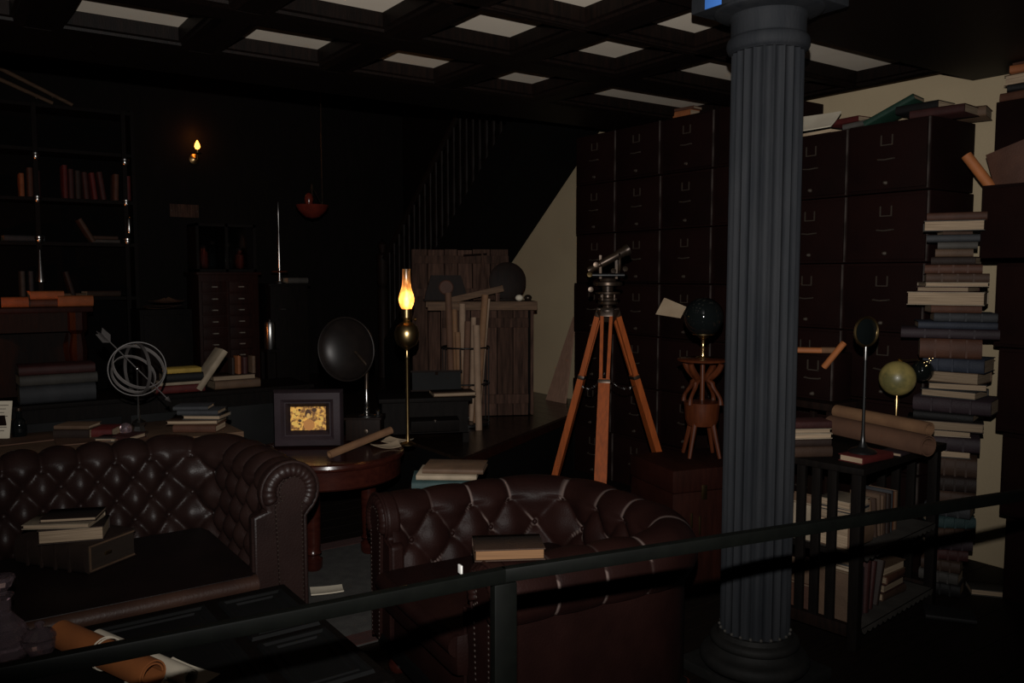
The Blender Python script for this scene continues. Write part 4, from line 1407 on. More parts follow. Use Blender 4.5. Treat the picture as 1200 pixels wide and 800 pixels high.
# rolled paper and loose papers
ra_, rb2 = at_z(386, 533, TT + 0.024), None
e_ = at_d(458, 504, 4.40)
roll((ra_.x, ra_.y, TT + 0.025), (e_.x, e_.y, e_.z), 0.022, 'tanpaper', 'tan paper roll lying aslant on the round table in front of the frame', 'rolls')
for i, (px, py, a, lab) in enumerate(((452, 524, 0.3, 'curled pale sheet lying on the round table left of the lamp foot'), (466, 519, -0.2, 'second curled sheet lying on the round table at the lamp foot'))):
    p = at_z(px, py, TT)
    sheet('paper_sheet', lab, 'papers', (p.x, p.y, TT + 0.001 + 0.006 * i), .15, .11, 'paper', CAMF + a, (0, 0), curl=0.018, seed=20 + i)
bk = at_z(443, 515, TT)
book(.12, .10, .012, 'slate', (bk.x, bk.y + 0.05, TT + 0.0005), CAMF + 0.15, 'thin slate grey book lying behind the paper roll on the round table', 'books on the round table')


# brass oil lamp
def flame_mesh(s):
    return [(0.0, 0.0), (0.006 * s, 0.004 * s), (0.009 * s, 0.014 * s), (0.0075 * s, 0.026 * s), (0.004 * s, 0.04 * s), (0.0, 0.054 * s)]


pl_ = at_z(478, 521, TT)
ldp = pl_.x * math.sin(YAW) + pl_.y * math.cos(YAW)
lamp = thing('oil_lamp', 'tall brass pillar oil lamp with lit glass chimney on the round table', 'lamp', (pl_.x - 0.0, pl_.y, TT))


def lz(py):
    return at_d(479, py, ldp).z - TT


zf0, zf1, zg0, zg1 = lz(408), lz(372), lz(362), lz(315)
MB().lathe([(0.040, 0), (0.041, 0.006), (0.030, 0.012), (0.012, 0.02), (0.0105, 0.035), (0.0092, 0.06), (0.0092, zf0 - 0.06), (0.013, zf0 - 0.05), (0.0092, zf0 - 0.04), (0.008, zf0 - 0.012), (0.018, zf0)], 24).build('pillar', 'brass', lamp)
MB().lathe([(0.018, zf0), (0.05, zf0 + 0.018), (0.064, zf0 + 0.05), (0.066, zf0 + 0.085), (0.058, zf0 + 0.115), (0.035, zf0 + 0.135), (0.018, zf0 + 0.145), (0.0, zf0 + 0.145)], 32).build('oil_font', 'brass', lamp)
zb_ = zf0 + 0.145
MB().lathe([(0.016, zb_ - 0.002), (0.022, zb_ + 0.006), (0.019, zb_ + 0.012), (0.027, zb_ + 0.02), (0.029, zg0), (0.024, zg0 + 0.004), (0.0, zg0 + 0.006)], 24).build('burner', 'gold', lamp)
MB().lathe([(0.004, 0), (0.004, 0.02), (0.011, 0.021), (0.011, 0.025), (0, 0.026)], 12, T(0.022, -0.012, zb_ + 0.01) @ RY(PI / 2)).build('wick_knob', 'gold', lamp)
hch = zg1 - zg0
chm = MB().lathe([(0.026, zg0 + 0.002), (0.034, zg0 + hch * 0.08), (0.041, zg0 + hch * 0.18), (0.042, zg0 + hch * 0.26), (0.036, zg0 + hch * 0.38), (0.026, zg0 + hch * 0.54), (0.022, zg0 + hch * 0.70), (0.021, zg0 + hch * 0.86), (0.0225, zg1)], 32, cap=False).build('glass_chimney', 'chimney', lamp, label='tall frosted glass chimney lit from inside')
MB().lathe(flame_mesh(1.7), 16, T(0, 0, zg0 + 0.012)).build('flame', 'flame', chm, label='burning oil flame')
ll = bpy.data.lights.new('oil_lamp_light', 'POINT')
ll.energy = 4.2
ll.color = (1.0, 0.50, 0.16)
ll.shadow_soft_size = 0.012
llo = bpy.data.objects.new('oil_lamp_light', ll)
C.objects.link(llo)
llo.parent = lamp
llo.location = (0, 0, zg0 + 0.065)
MB().tube([(0, 0, zg0 - 0.01), (0, 0, zg0 + 0.013)], 0.006, 8).build('wick', 'whitepaper', lamp)

# wooden box with knob carrying the disc speaker
bxp = at_z(424, 512, TT)
bxp = RTC + Vector((0.02, 0.26, 0))
bxz = 0.125
pbx = at_d(428, 500, 4.66)
wb = thing('wooden_box', 'small dark wooden box with round knob behind the picture frame', 'box', (pbx.x, pbx.y, TT), CAMF)
MB().box((0, 0, bxz / 2 + 0.004), (0.19, 0.15, bxz - 0.006), bev=0.004).build('box_body', 'darkwood', wb)
MB().box((0, 0, bxz + 0.004), (0.205, 0.165, 0.012), bev=0.003).build('box_lid', 'darkwood', wb)
MB().lathe([(0.006, 0), (0.006, 0.01), (0.013, 0.013), (0.012, 0.022), (0, 0.025)], 14, T(0.02, -0.075, bxz * 0.5) @ RX(PI / 2)).build('knob', 'bronze', wb)
TB = TT + bxz + 0.0105
cs = thing('horn_disc', 'large round dark bowl-shaped horn on a turned metal stand on the small wooden box', 'horn', (pbx.x, pbx.y, TB), CAMF)
hz = at_d(409, 410, 4.58).z - TB
hx_ = -0.085
MB().lathe([(0.045, 0), (0.046, 0.006), (0.02, 0.012), (0.012, 0.02), (0.017, 0.03), (0.009, 0.038), (0.016, 0.05), (0.009, 0.06), (0.014, 0.074), (0.008, 0.085), (0.008, 0.16)], 20, T(0.015, -0.03, 0)).build('turned_stand', 'steel', cs)
Xd = T(hx_, -0.01, hz) @ RZ(-0.35) @ RX(PI / 2)
disc = MB()
pr_ = [(0.0, -0.055)]
for i in range(1, 14):
    t = i / 13
    pr_.append((0.172 * math.sin(t * PI / 2) if t < 1 else 0.172, -0.055 + 0.085 * (1 - math.cos(t * PI / 2))))
pr_ += [(0.176, 0.032), (0.172, 0.026)]
for i in range(12, 0, -1):
    t = i / 13
    pr_.append((0.166 * math.sin(t * PI / 2), -0.068 + 0.085 * (1 - math.cos(t * PI / 2))))
pr_.append((0.0, -0.068))
disc.lathe(pr_, 48, Xd, cap=False)
disc.build('bowl', 'horn', cs, sharp=60)
MB().tube([Xd @ Vector((0.175 * math.cos(2 * PI * i / 48), 0.175 * math.sin(2 * PI * i / 48), 0.028)) for i in range(48)], 0.005, 8, closed=True).build('rim', 'horn', cs)
MB().tube([(hx_ + 0.03, 0.03, hz - 0.02), (0.015, -0.01, hz - 0.09), (0.015, -0.03, 0.15)], 0.010, 10).build('neck', 'bronze', cs)
MB().lathe([(0.022, 0), (0.024, 0.006), (0.01, 0.016), (0.014, 0.03), (0.0, 0.045)], 14, T(0.075, -0.02, 0)).build('end_cap', 'steel', cs)
# folded paper on the floor
pfp = at_z(383, 693, 0.012)
sheet('paper_sheet', 'folded cream paper lying on the rug beside the sofa arm', 'papers', (pfp.x, pfp.y, 0.0125), .15, .09, 'whitepaper', CAMF + .3, (0, 0), curl=0.03, th=0.006, seed=9)

# ================================================================ BEHIND THE ARMCHAIR
pk = at_d(530, 572, 3.75)
ks = thing('low_stool', 'low dark stool behind the armchair, carrying three large books', 'stool', (pk.x, pk.y + 0.05, 0), CAMF)
KZ = pk.z - 0.002
MB().box((0, 0, KZ - 0.018), (0.34, 0.28, 0.035), bev=0.006).build('stool_top', 'darkwood', ks)
for sx in (-1, 1):
    for sy in (-1, 1):
        MB().tube([(sx * 0.13, sy * 0.1, KZ - 0.03), (sx * 0.145, sy * 0.115, 0.012)], 0.018, 8).build('leg', 'darkwood', ks)
kk = [('teal', .285, .22, .050, 0.0, 'teal folio, undermost behind the armchair'), ('cream', .27, .21, .022, 0.02, 'cream folio with pale edge, middle one of three behind the armchair'), ('tan', .275, .20, .022, 0.05, 'tan folio, topmost of the three behind the armchair')]
zz_ = KZ + 0.0005
for i, (c_, L, W, Th, off, lab) in enumerate(kk):
    o_ = Vector((pk.x, pk.y + 0.05, zz_)) + Matrix.Rotation(CAMF, 3, 'Z') @ Vector((off - 0.01, off * 0.6, 0))
    book(L, W, Th, c_, o_, CAMF + (0.06 if i == 0 else -0.04 * i), lab, 'folios behind the armchair')
    zz_ += Th + 0.0008
# book lying on the near arm of the armchair
cth = R(-95.7)
pa = Vector((1.357 + 0.40 * math.cos(cth) - 0.075 * math.sin(cth), 2.422 + 0.40 * math.sin(cth) + 0.075 * math.cos(cth), 0))
book(.205, .14, .035, 'brown', (pa.x, pa.y, 0.678), CAMF + PI + 0.10, 'old brown book with tan page edges lying on the armchair arm', 'book on the armchair', pages='orangepages')

# ================================================================ ON THE SOFA SEAT
SZ = 0.4325
tq = at_z(103, 673, SZ)
tw = at_z(160, 650, SZ)
tdir = (tw - tq); tdir.z = 0
tlen = tdir.length
trz = math.atan2(tdir.y, tdir.x)
TL, TW_, TTh = 0.34, max(0.22, tlen), 0.105
nrm = Vector((-math.sin(trz), math.cos(trz), 0))
tc = tq + tdir / 2 - Matrix.Rotation(trz, 3, 'Z') @ Vector((TW_ / 2 + TL / 2 - tlen / 2, 0, 0)) * 0
tome_c = tq + Matrix.Rotation(trz - PI / 2, 3, 'Z') @ Vector((0, 0, 0))
left = Vector((-math.cos(trz + 0.0), -math.sin(trz), 0))
e1 = tdir.normalized()
e2 = Vector((-e1.y, e1.x, 0))           # to the far left of the end face
ctr = tq + e1 * (TW_ / 2) + e2 * (TL / 2)
tome = book(TL, TW_, TTh, 'darkbrown', (ctr.x, ctr.y, SZ), math.atan2(-e2.y, -e2.x), 'huge dark leather tome with raised bands lying on the sofa seat', 'books on the sofa', bands=4, pages='darkpages')
mb = MB()
mb.box((TL / 2 + 0.001, 0, 0.008), (0.004, TW_ - 0.02, 0.006))
mb.box((TL / 2 + 0.001, 0, TTh - 0.008), (0.004, TW_ - 0.02, 0.006))
mb.box((TL / 2 + 0.001, -TW_ / 2 + 0.012, TTh / 2), (0.004, 0.006, TTh - 0.016))
mb.build('edge_binding', 'c_tan', tome, label='worn tan binding round the end of the tome')
MB().box((TL / 2 + 0.0005, -0.02, TTh / 2), (0.006, 0.03, 0.012), bev=0.002).build('clasp', 'gold', tome)
zz_ = SZ + TTh + 0.001
sp_ = at_d(88, 628, (ctr.x * math.sin(YAW) + ctr.y * math.cos(YAW)) - 0.06)
book(.215, .15, .052, 'darkbrown', (sp_.x, sp_.y, zz_), CAMF + PI + 0.30, 'thick book with cream page edges lying on the huge tome', 'books on the sofa')
book(.23, .16, .016, 'cream', (sp_.x - 0.03, sp_.y + 0.02, zz_ + 0.053), CAMF + PI + 0.1, 'thin book with a cream edge, second from the top on the sofa tome', 'books on the sofa')
book(.19, .14, .014, 'darkbrown', (sp_.x - 0.0, sp_.y + 0.02, zz_ + 0.070), CAMF + PI + 0.2, 'thin dark brown book, topmost of the pile on the sofa tome', 'books on the sofa')

# ================================================================ SOFA TABLE (just behind the sofa)
SY0, SY1 = 3.965, 4.50
SX0, SX1 = -0.9, 1.22
SFZ = 0.765
stb = thing('sofa_table', 'long narrow worn wooden table right behind the sofa back', 'table', ((SX0 + SX1) / 2, (SY0 + SY1) / 2, 0))
sl, sw_ = SX1 - SX0, SY1 - SY0
MB().box((0, 0, SFZ - 0.016), (sl, sw_, 0.03), bev=0.004).build('table_top', 'palewood', stb)
MB().box((0, 0, SFZ - 0.075), (sl - 0.08, sw_ - 0.08, 0.085)).build('apron', 'darkwood', stb)
for sx in (-1, 1):
    for sy in (-1, 1):
        MB().box((sx * (sl / 2 - 0.05), sy * (sw_ / 2 - 0.05), (SFZ - 0.033) / 2), (0.05, 0.05, SFZ - 0.033), bev=0.004).build('leg', 'darkwood', stb)
ST = SFZ - 0.0005


def onst(px, py, dz=0.0):
    p = at_z(px, py, ST + dz)
    return p


g_st = 'books on the sofa table'
def sofa_book(px, py, L, W, Th, c_, a, lab, z=0.0, flip=False, pages='pages'):
    p = at_z(px, py, ST)
    q = Matrix.Rotation(CAMF + a, 3, 'Z') @ Vector((0, W / 2, 0))
    book(L, W, Th, c_, (p.x + q.x, p.y + q.y, ST + 0.0008 + z), CAMF + a + (PI if flip else 0), lab, g_st, pages=pages)


sofa_book(84, 515, .155, .12, .045, 'darkbrown', 0.05, 'dark brown book under a tan one on the sofa table')
sofa_book(84, 515, .155, .12, .016, 'tan', 0.0, 'thin tan book on top of the dark brown one on the sofa table', z=0.046)
sofa_book(118, 513, .10, .13, .04, 'red', 0.1, 'red book left of the sphere of rings on the sofa table')
sofa_book(122, 518, .09, .10, .016, 'grey', 0.0, 'small pale grey-brown book in front of the red book on the sofa table', flip=True)
sofa_book(142, 517, .085, .12, .022, 'maroon', -0.2, 'maroon book just left of the ring sphere foot')
sofa_book(228, 507, .20, .15, .034, 'rust', 0.0, 'rust-brown book, undermost of the pile right of the ring sphere')
sofa_book(225, 506, .235, .15, .018, 'tan', 0.06, 'tan book, second from below in the pile right of the ring sphere', z=0.035, flip=True)
sofa_book(236, 505, .18, .14, .02, 'grey', -0.05, 'grey-brown book, third from below in the pile right of the ring sphere', z=0.054, flip=True)
sofa_book(232, 505, .19, .14, .022, 'slate', 0.04, 'slate grey book, fourth from below in the pile right of the ring sphere', z=0.075)
sofa_book(224, 505, .16, .13, .018, 'slate', 0.1, 'slate grey book, topmost of the pile right of the ring sphere', z=0.098)
for i, (px, a) in enumerate(((30, .1), (105, -.05), (190, .12))):
    p = at_z(px, 521, ST)
    sheet('paper_sheet', ['tan sheets lying at the left end behind the sofa back', 'tan sheets lying behind the sofa back under the red book', 'tan sheets lying behind the sofa back near the ring sphere'][i], 'papers',
          (p.x, p.y + 0.10, ST + 0.001), .24, .16, 'brownpaper', a, (0, 0), curl=0.002, th=0.005, seed=30 + i)
# handwritten sheet propped at the left edge
pm = at_z(2, 514, ST)
sm = thing('written_sheet', 'pale handwritten sheet propped upright at the left edge behind the sofa', 'papers', (pm.x - 0.02, pm.y + 0.02, ST), CAMF + 0.1, rot=None)
Xs = RX(-0.25)
MB().box((0, 0, 0.085), (0.115, 0.003, 0.17), X=Xs).build('sheet', 'whitepaper', sm)
mb = MB()
for i in range(8):
    mb.box(((-0.004 if i % 3 else 0.0), -0.0022, 0.15 - i * 0.0165), (0.085 - 0.012 * (i % 3), 0.001, 0.0025), X=Xs)
mb.build('handwriting', 'c_darkbrown', sm)
MB().box((0, 0.03, 0.05), (0.08, 0.004, 0.10), X=RX(0.28)).build('prop', 'darkwood', sm)
# small dark bottle between sheet and book
p = at_z(24, 512, ST)
bt = thing('ink_bottle', 'small dark glass bottle beside the propped handwritten sheet', 'bottle', (p.x, p.y + 0.03, ST))
MB().lathe([(0.028, 0), (0.03, 0.004), (0.03, 0.06), (0.022, 0.078), (0.011, 0.085), (0.011, 0.105), (0.014, 0.107), (0.014, 0.115), (0, 0.115)], 20).build('bottle_body', 'darkglass', bt)
MB().lathe([(0.009, 0.1155), (0.012, 0.118), (0.012, 0.13), (0, 0.133)], 14).build('stopper', 'bronze', bt)

# armillary sphere
pa = at_z(165, 509, ST)
pa = pa + Vector((0.0, 0.03, 0))
adp = pa.x * math.sin(YAW) + pa.y * math.cos(YAW)
arm = thing('armillary_sphere', 'silver-grey sphere of crossing rings with an arrow on a slim post', 'armillary sphere', (pa.x, pa.y, ST), CAMF)
ac = at_d(167, 432, adp).z - ST
MB().lathe([(0.042, 0), (0.044, 0.008), (0.03, 0.014), (0.022, 0.035), (0.028, 0.045), (0.034, 0.055), (0.018, 0.064), (0.008, 0.075), (0.006, 0.10), (0.0045, 0.14), (0.0035, ac - 0.005)], 6).build('pedestal', 'steel', arm)
RA = 0.126
Ca = T(0, 0, ac)
MB().ring(RA, 0.014, 0.004, 60, Ca @ RZ(0.55) @ RX(PI / 2)).build('meridian_ring', 'iron', arm)
MB().ring(RA * 0.965, 0.014, 0.004, 60, Ca @ RZ(-0.70) @ RX(PI / 2)).build('colure_ring', 'iron', arm)
Xn = Vector((0.62, -0.50, 0.60)).to_track_quat('Z', 'Y').to_matrix().to_4x4()
MB().ring(RA * 0.93, 0.018, 0.003, 60, Ca @ Xn @ T(0, 0, 0.018)).build('ecliptic_band', 'ringmetal', arm)
MB().ring(RA * 0.80, 0.016, 0.003, 60, Ca @ Xn @ T(0, 0, -0.045)).build('tropic_band', 'ringmetal', arm)
MB().sphere((0, 0, ac), 0.010, 14, 10).build('centre_ball', 'steel', arm)
ad = Vector((0.70, 0, -0.72)).normalized()
MB().tube([Vector((0, 0, ac)) - ad * 0.215, Vector((0, 0, ac)) + ad * 0.19], 0.003, 8).build('arrow_shaft', 'iron', arm)
Xa = Ca @ T(*(-ad * 0.215)) @ RY(math.atan2(ad.x, ad.z))
mb = MB()
for q in (0, PI / 2):
    mb.prism([(0, -0.012), (0.022, -0.030), (0.026, 0.02), (0, 0.045), (-0.026, 0.02), (-0.022, -0.030)], -0.0012, 0.0012, X=Xa @ RZ(q) @ RX(PI / 2))
mb.build('arrow_fletching', 'iron', arm)
MB().lathe([(0.0, 0.03), (0.012, 0.0), (0.003, 0.002)], 10, Ca @ T(*(ad * 0.19)) @ RY(math.atan2(ad.x, ad.z))).build('arrow_head', 'iron', arm)
# crystal ball beside it
pcb = at_z(157, 511, ST)
cb = thing('crystal_ball', 'small clear ball in a metal cup beside the ring sphere foot', 'ball', (pcb.x - 0.035, pcb.y - 0.01, ST))
MB().lathe([(0.020, 0), (0.022, 0.005), (0.012, 0.01), (0.018, 0.018), (0.020, 0.020)], 18).build('cup', 'steel', cb)
MB().sphere((0, 0, 0.042), 0.026, 24, 14).build('ball', 'crystal', cb, sharp=180)

# ================================================================ COFFEE TABLE WITH DECANTERS (lower left)
CT = 0.45
ct = thing('panelled_coffee_table', 'low dark coffee table with panelled top in front of the sofa', 'table', (0.0, 2.36, 0))
# top spans x -0.75..0.98, y 1.95..2.80
cw, cdp_ = 1.73, 0.84
cxm = 0.115
MB().box((cxm, 0, CT - 0.032), (cw, cdp_, 0.044), bev=0.006).build('table_top', 'ebony', ct)


def raised_panel(x0, x1, y0, y1):
    mb = MB()
    vs, fs = [], []
    prof = [(0.0, 0.0), (0.004, 0.010), (0.014, 0.010), (0.020, 0.003), (0.030, 0.003), (0.034, 0.007), (0.044, 0.007), (0.048, 0.001)]
    for (px_, py_, sx, sy) in ((x0, y0, 1, 1), (x1, y0, -1, 1), (x1, y1, -1, -1), (x0, y1, 1, -1)):
        for (o_, z_) in prof:
            vs.append((px_ + sx * o_, py_ + sy * o_, CT - 0.010 + z_))
    n = len(prof)
    for a in range(4):
        b = (a + 1) % 4
        for i in range(n - 1):
            fs.append((a * n + i, b * n + i, b * n + i + 1, a * n + i + 1))
    fs.append([a * n + n - 1 for a in range(4)])
    mb.add(vs, fs)
    mb.build('top_panel', 'slate', ct)


raised_panel(-0.70, 0.70, -0.36, 0.36)
raised_panel(0.74, 0.95, 0.02, 0.36)
raised_panel(0.74, 0.95, -0.36, -0.02)
MB().box((cxm, 0, CT - 0.10), (cw - 0.10, cdp_ - 0.10, 0.09)).build('apron', 'ebony', ct)
for sx in (-1, 1):
    for sy in (-1, 1):
        MB().lathe([(0.03, 0), (0.04, 0.02), (0.03, 0.05), (0.038, 0.08), (0.034, CT - 0.14), (0.04, CT - 0.055)], 18, T(cxm + sx * (cw / 2 - 0.07), sy * (cdp_ / 2 - 0.07), 0)).build('leg', 'ebony', ct)
CTT = CT + 0.0015


def decanter(p, label, s=1.0):
    o = thing('decanter', label, 'decanter', p, 0, 'glass decanters')
    MB().lathe([(0.0, 0.0), (0.062 * s, 0.0), (0.072 * s, 0.012), (0.066 * s, 0.05), (0.05 * s, 0.085), (0.026 * s, 0.115), (0.020 * s, 0.125), (0.021 * s, 0.145), (0.021 * s, 0.16), (0.030 * s, 0.172), (0.0, 0.174)], 16).build('decanter_body', 'crystal', o, sharp=4)
    MB().lathe([(0.013 * s, 0.1745), (0.014 * s, 0.178), (0.012 * s, 0.182), (0.026 * s, 0.196), (0.034 * s, 0.214), (0.032 * s, 0.224), (0.0, 0.226)], 10).build('stopper', 'crystal', o, sharp=4)
    return o


pd_ = at_z(6, 768, CT)
dc = decanter((pd_.x, pd_.y, CTT), 'cut glass decanter with round stopper at the lower left corner', 1.0)
pd2 = at_z(48, 768, CT)
d2 = thing('crystal_bowl', 'small faceted glass bowl on the coffee table beside the decanter', 'bowl', (pd2.x, pd2.y, CTT))
MB().lathe([(0.0, 0.0), (0.026, 0.0), (0.03, 0.006), (0.045, 0.03), (0.05, 0.052), (0.0, 0.053)], 12).build('bowl_body', 'crystal', d2, sharp=4)
MB().lathe([(0.046, 0.054), (0.048, 0.06), (0.02, 0.076), (0.008, 0.08), (0.014, 0.092), (0.0, 0.1)], 14, cap=False).build('bowl_lid', 'crystal', d2, sharp=4)
# rolled orange sheets tied with cord, with pale sheets inside
pr0, pr1 = at_z(72, 742, CT + 0.042), at_z(215, 806, CT + 0.042)
pr1 = pr0 + (pr1 - pr0).normalized() * 0.44
roll(pr0, pr1, 0.040, 'orangepaper', 'orange paper roll lying on the coffee table beside the decanter', 'rolls')
q_ = (pr1 - pr0).normalized()
sh_ = Vector((-q_.y, q_.x, 0)) * 0.066
roll(pr0 + sh_ + q_ * 0.07 + Vector((0, 0, -0.017)), pr1 + sh_ + q_ * 0.06 + Vector((0, 0, -0.017)), 0.024, 'whitepaper', 'pale paper roll lying behind the orange roll on the coffee table', 'rolls')
pcd = at_z(122, 785, CT)
cord = MB()
for k_ in range(2):
    c0 = pr0.lerp(pr1, 0.50 + 0.025 * k_)
    X = T(*c0) @ (pr1 - pr0).to_track_quat('Z', 'Y').to_matrix().to_4x4()
    cord.tube([X @ Vector((0.0425 * math.cos(2 * PI * i / 24), 0.0425 * math.sin(2 * PI * i / 24), 0)) for i in range(24)], 0.0022, 6, closed=True)
co = cord.build('tie_cord', 'whitepaper')
tag(co, 'pale cord tied round the orange paper roll', 'cord')
sheet('paper_sheet', 'pale torn sheet sticking out beside the orange roll on the coffee table', 'papers', pr1 + Vector((0.05, 0.02, -0.040)), .18, .15, 'whitepaper', CAMF - 0.5, (0, 0), curl=0.02, seed=41)
po = at_z(243, 708, 0.0)
# little orange-red box glimpsed under the sofa front
ob = thing('small_box', 'tiny orange-red box on the floor in front of the sofa', 'box', (0.86, 2.92, 0.0005), 0.3)
MB().box((0, 0, 0.04), (0.05, 0.05, 0.08), bev=0.004).build('box_body', 'c_orange', ob)
MB().box((0, 0, 0.085), (0.054, 0.054, 0.012), bev=0.003).build('box_lid', 'c_red', ob)

# ================================================================ SIDEBOARD BEHIND THE SOFA TABLE
BZ = 0.75
sb = thing('long_sideboard', 'long low black sideboard with books along its top behind the sofa', 'sideboard', (0.7, 5.78, 0))
SBL = 3.0
MB().box((0, 0, BZ / 2 - 0.01), (SBL - 0.04, 0.42, BZ - 0.03), bev=0.004).build('body', 'ebony', sb)
MB().box((0, -0.005, BZ - 0.014), (SBL, 0.46, 0.028), bev=0.005).build('sideboard_top', 'ebony', sb)
for i in range(5):
    MB().box((-SBL / 2 + 0.32 + i * 0.59, -0.213, BZ / 2 - 0.03), (0.54, 0.012, BZ - 0.16), bev=0.004).build('front_panel', 'slate', sb)
g_sb = 'books on the sideboard'


def sbook(px, py, L, W, Th, c_, a, lab, z=0.0, flip=False, yy=5.60, pages='pages'):
    p = at_y(px, py, yy)
    q = Matrix.Rotation(a, 3, 'Z') @ Vector((0, W / 2, 0))
    return book(L, W, Th, c_, (p.x + q.x * 0, yy + W / 2, BZ + 0.0008 + z), a + (PI if flip else 0), lab, g_sb, pages=pages)


kx = 1 / 0.89
sbook(69, 470, .40, .20, .105, 'slate', 0.0, 'thick slate grey book, undermost of the left pile on the sideboard')
sbook(69, 445, .41, .22, .06, 'grey', 0.03, 'grey-brown book, middle of the left pile on the sideboard', z=0.106)
sbook(68, 430, .40, .20, .055, 'maroon', -0.02, 'maroon book, topmost of the left pile on the sideboard', z=0.167)
sbook(212, 463, .30, .18, .05, 'red', 0.0, 'red book with pale top, undermost of the pile behind the ring sphere')
sbook(213, 453, .27, .18, .018, 'cream', 0.0, 'thin cream book on the red one behind the ring sphere', z=0.051)
sbook(216, 445, .24, .17, .055, 'black', 0.0, 'black book with a gold round emblem behind the ring sphere', z=0.070)
em = bpy.data.objects[-1] if False else None
sbook(216, 436, .21, .15, .03, 'yellow', 0.02, 'yellow book, topmost of the pile behind the ring sphere', z=0.126)
pl2 = at_y(230, 459, 5.66)
upright(.30, .18, .04, 'cream', (pl2.x + 0.0, 5.68, BZ + 0.001), 0.0, 'cream book leaning aslant against the flat brown books on the sideboard', g_sb, lean=0.62)
sbook(279, 458, .30, .20, .055, 'tan', 0.0, 'tan book lying undermost at the right end of the sideboard books', yy=5.62)
sbook(275, 447, .28, .19, .032, 'brown', 0.02, 'brown book lying second from below at the right end of the sideboard books', z=0.056, flip=True, yy=5.62)
for i, (px, c_, h_, th) in enumerate(((272, 'darkbrown', .11, .02), (279, 'orange', .12, .022), (286, 'maroon', .11, .03), (296, 'tan', .115, .022))):
    p = at_y(px, 440, 5.70)
    upright(h_, .09, th, c_, (p.x, 5.71, BZ + 0.0895), 0.0, 'small %s book standing on the flat brown books on the sideboard' % NAME[c_], g_sb)

# ================================================================ WRITING DESK, MAP BIN, WORKBENCH, LEANING BOARD (on the platform)
DZ = at_d(520, 462, 5.55).z
wd = thing('writing_desk', 'small black writing desk with a tan book on top in front of the map bin', 'desk', (2.62, 4.76, PZ + 0.0005), CAMF + 0.2)
DZ = at_d(520, 462, 5.35).z
dh = DZ - PZ
MB().box((0, 0, dh - 0.014), (0.58, 0.44, 0.026), bev=0.004).build('desk_top', 'ebony', wd)
MB().box((0, 0.02, (dh - 0.03) / 2 + 0.03), (0.54, 0.38, dh - 0.09)).build('desk_body', 'ebony', wd)
dr = MB().box((0.05, -0.20, dh * 0.52), (0.30, 0.10, 0.07), bev=0.004, X=RX(0.12)).build('drawer', 'ebony', wd)
MB().lathe([(0.005, 0), (0.005, 0.01), (0.011, 0.014), (0, 0.022)], 12, T(0.05, -0.25, dh * 0.515) @ RX(PI / 2)).build('knob', 'boxmetal', dr)
for sx in (-1, 1):
    for sy in (-1, 1):
        MB().box((sx * 0.25, sy * 0.18, 0.03), (0.04, 0.04, 0.06)).build('leg', 'ebony', wd)
pq = at_d(536, 457, 5.30)
book(.27, .17, .022, 'tan', (pq.x, pq.y + 0.06, PZ + dh + 0.0005), CAMF + 0.25 + PI, 'tan book lying on the black writing desk by the map bin', 'books on the writing desk')
pq = at_d(512, 440, 5.48)
bl = thing('slate_board', 'dark slate board propped up on the writing desk behind the tan book', 'board', (pq.x, pq.y, PZ + dh + 0.001), CAMF + 0.15)
MB().box((0, 0, 0.065), (0.32, 0.012, 0.13), X=RX(-0.35)).build('slate', 'slate', bl)
mb = MB()
mb.box((0, -0.001, 0.134), (0.34, 0.018, 0.012), X=RX(-0.35)).box((0, -0.001, 0.005), (0.34, 0.018, 0.010), X=RX(-0.35))
mb.build('slate_frame', 'darkwood', bl)
MB().box((0, 0.075, 0.05), (0.02, 0.01, 0.105), X=RX(0.4)).build('prop', 'darkwood', bl)

# map bin of wire hoops with rolled maps
pm = at_d(546, 492, 5.90)
mbx, mby = pm.x, pm.y
mbin = thing('map_bin', 'round wire bin holding upright map rolls in front of the workbench', 'bin', (mbx, mby, PZ + 0.0005))
for z_ in (0.02, 0.30, 0.55):
    MB().tube([(0.165 * math.cos(2 * PI * i / 36), 0.165 * math.sin(2 * PI * i / 36), z_) for i in range(36)], 0.005, 6, closed=True).build('hoop', 'blackmetal', mbin)
for i in range(8):
    a = 2 * PI * i / 8
    MB().tube([(0.165 * math.cos(a), 0.165 * math.sin(a), 0.0), (0.165 * math.cos(a), 0.165 * math.sin(a), 0.555)], 0.004, 6).build('upright_wire', 'blackmetal', mbin)
MB().lathe([(0.0, 0.004), (0.162, 0.004), (0.162, 0.018), (0.0, 0.018)], 30).build('bin_floor', 'blackmetal', mbin)
mr = [(525, 343, 529, 'brownpaper', .026, 'brown map roll at the left rim of the wire bin, tallest there'), (533, 362, 536, 'tanpaper', .021, 'slim tan map roll, second from the left in the wire bin'),
      (541, 356, 541, 'mappaper', .026, 'pale map roll standing in the middle of the wire bin'), (549, 376, 547, 'brownpaper', .025, 'short brown map roll right of the pale one in the wire bin'),
      (555, 372, 552, 'mappaper', .021, 'short pale map roll at the right middle of the wire bin'), (569, 345, 560, 'tanpaper', .027, 'tan map roll leaning out to the right of the wire bin'),
      (572, 350, 564, 'mappaper', .018, 'thin pale map roll leaning right behind the tan one in the wire bin'), (537, 388, 538, 'tanpaper', .023, 'short tan map roll low in front in the wire bin')]
offs_ = [(-0.115, 0.00), (-0.070, -0.055), (-0.03, 0.05), (-0.005, -0.06), (0.05, 0.025), (0.095, -0.05), (0.105, 0.045), (-0.035, -0.10)]
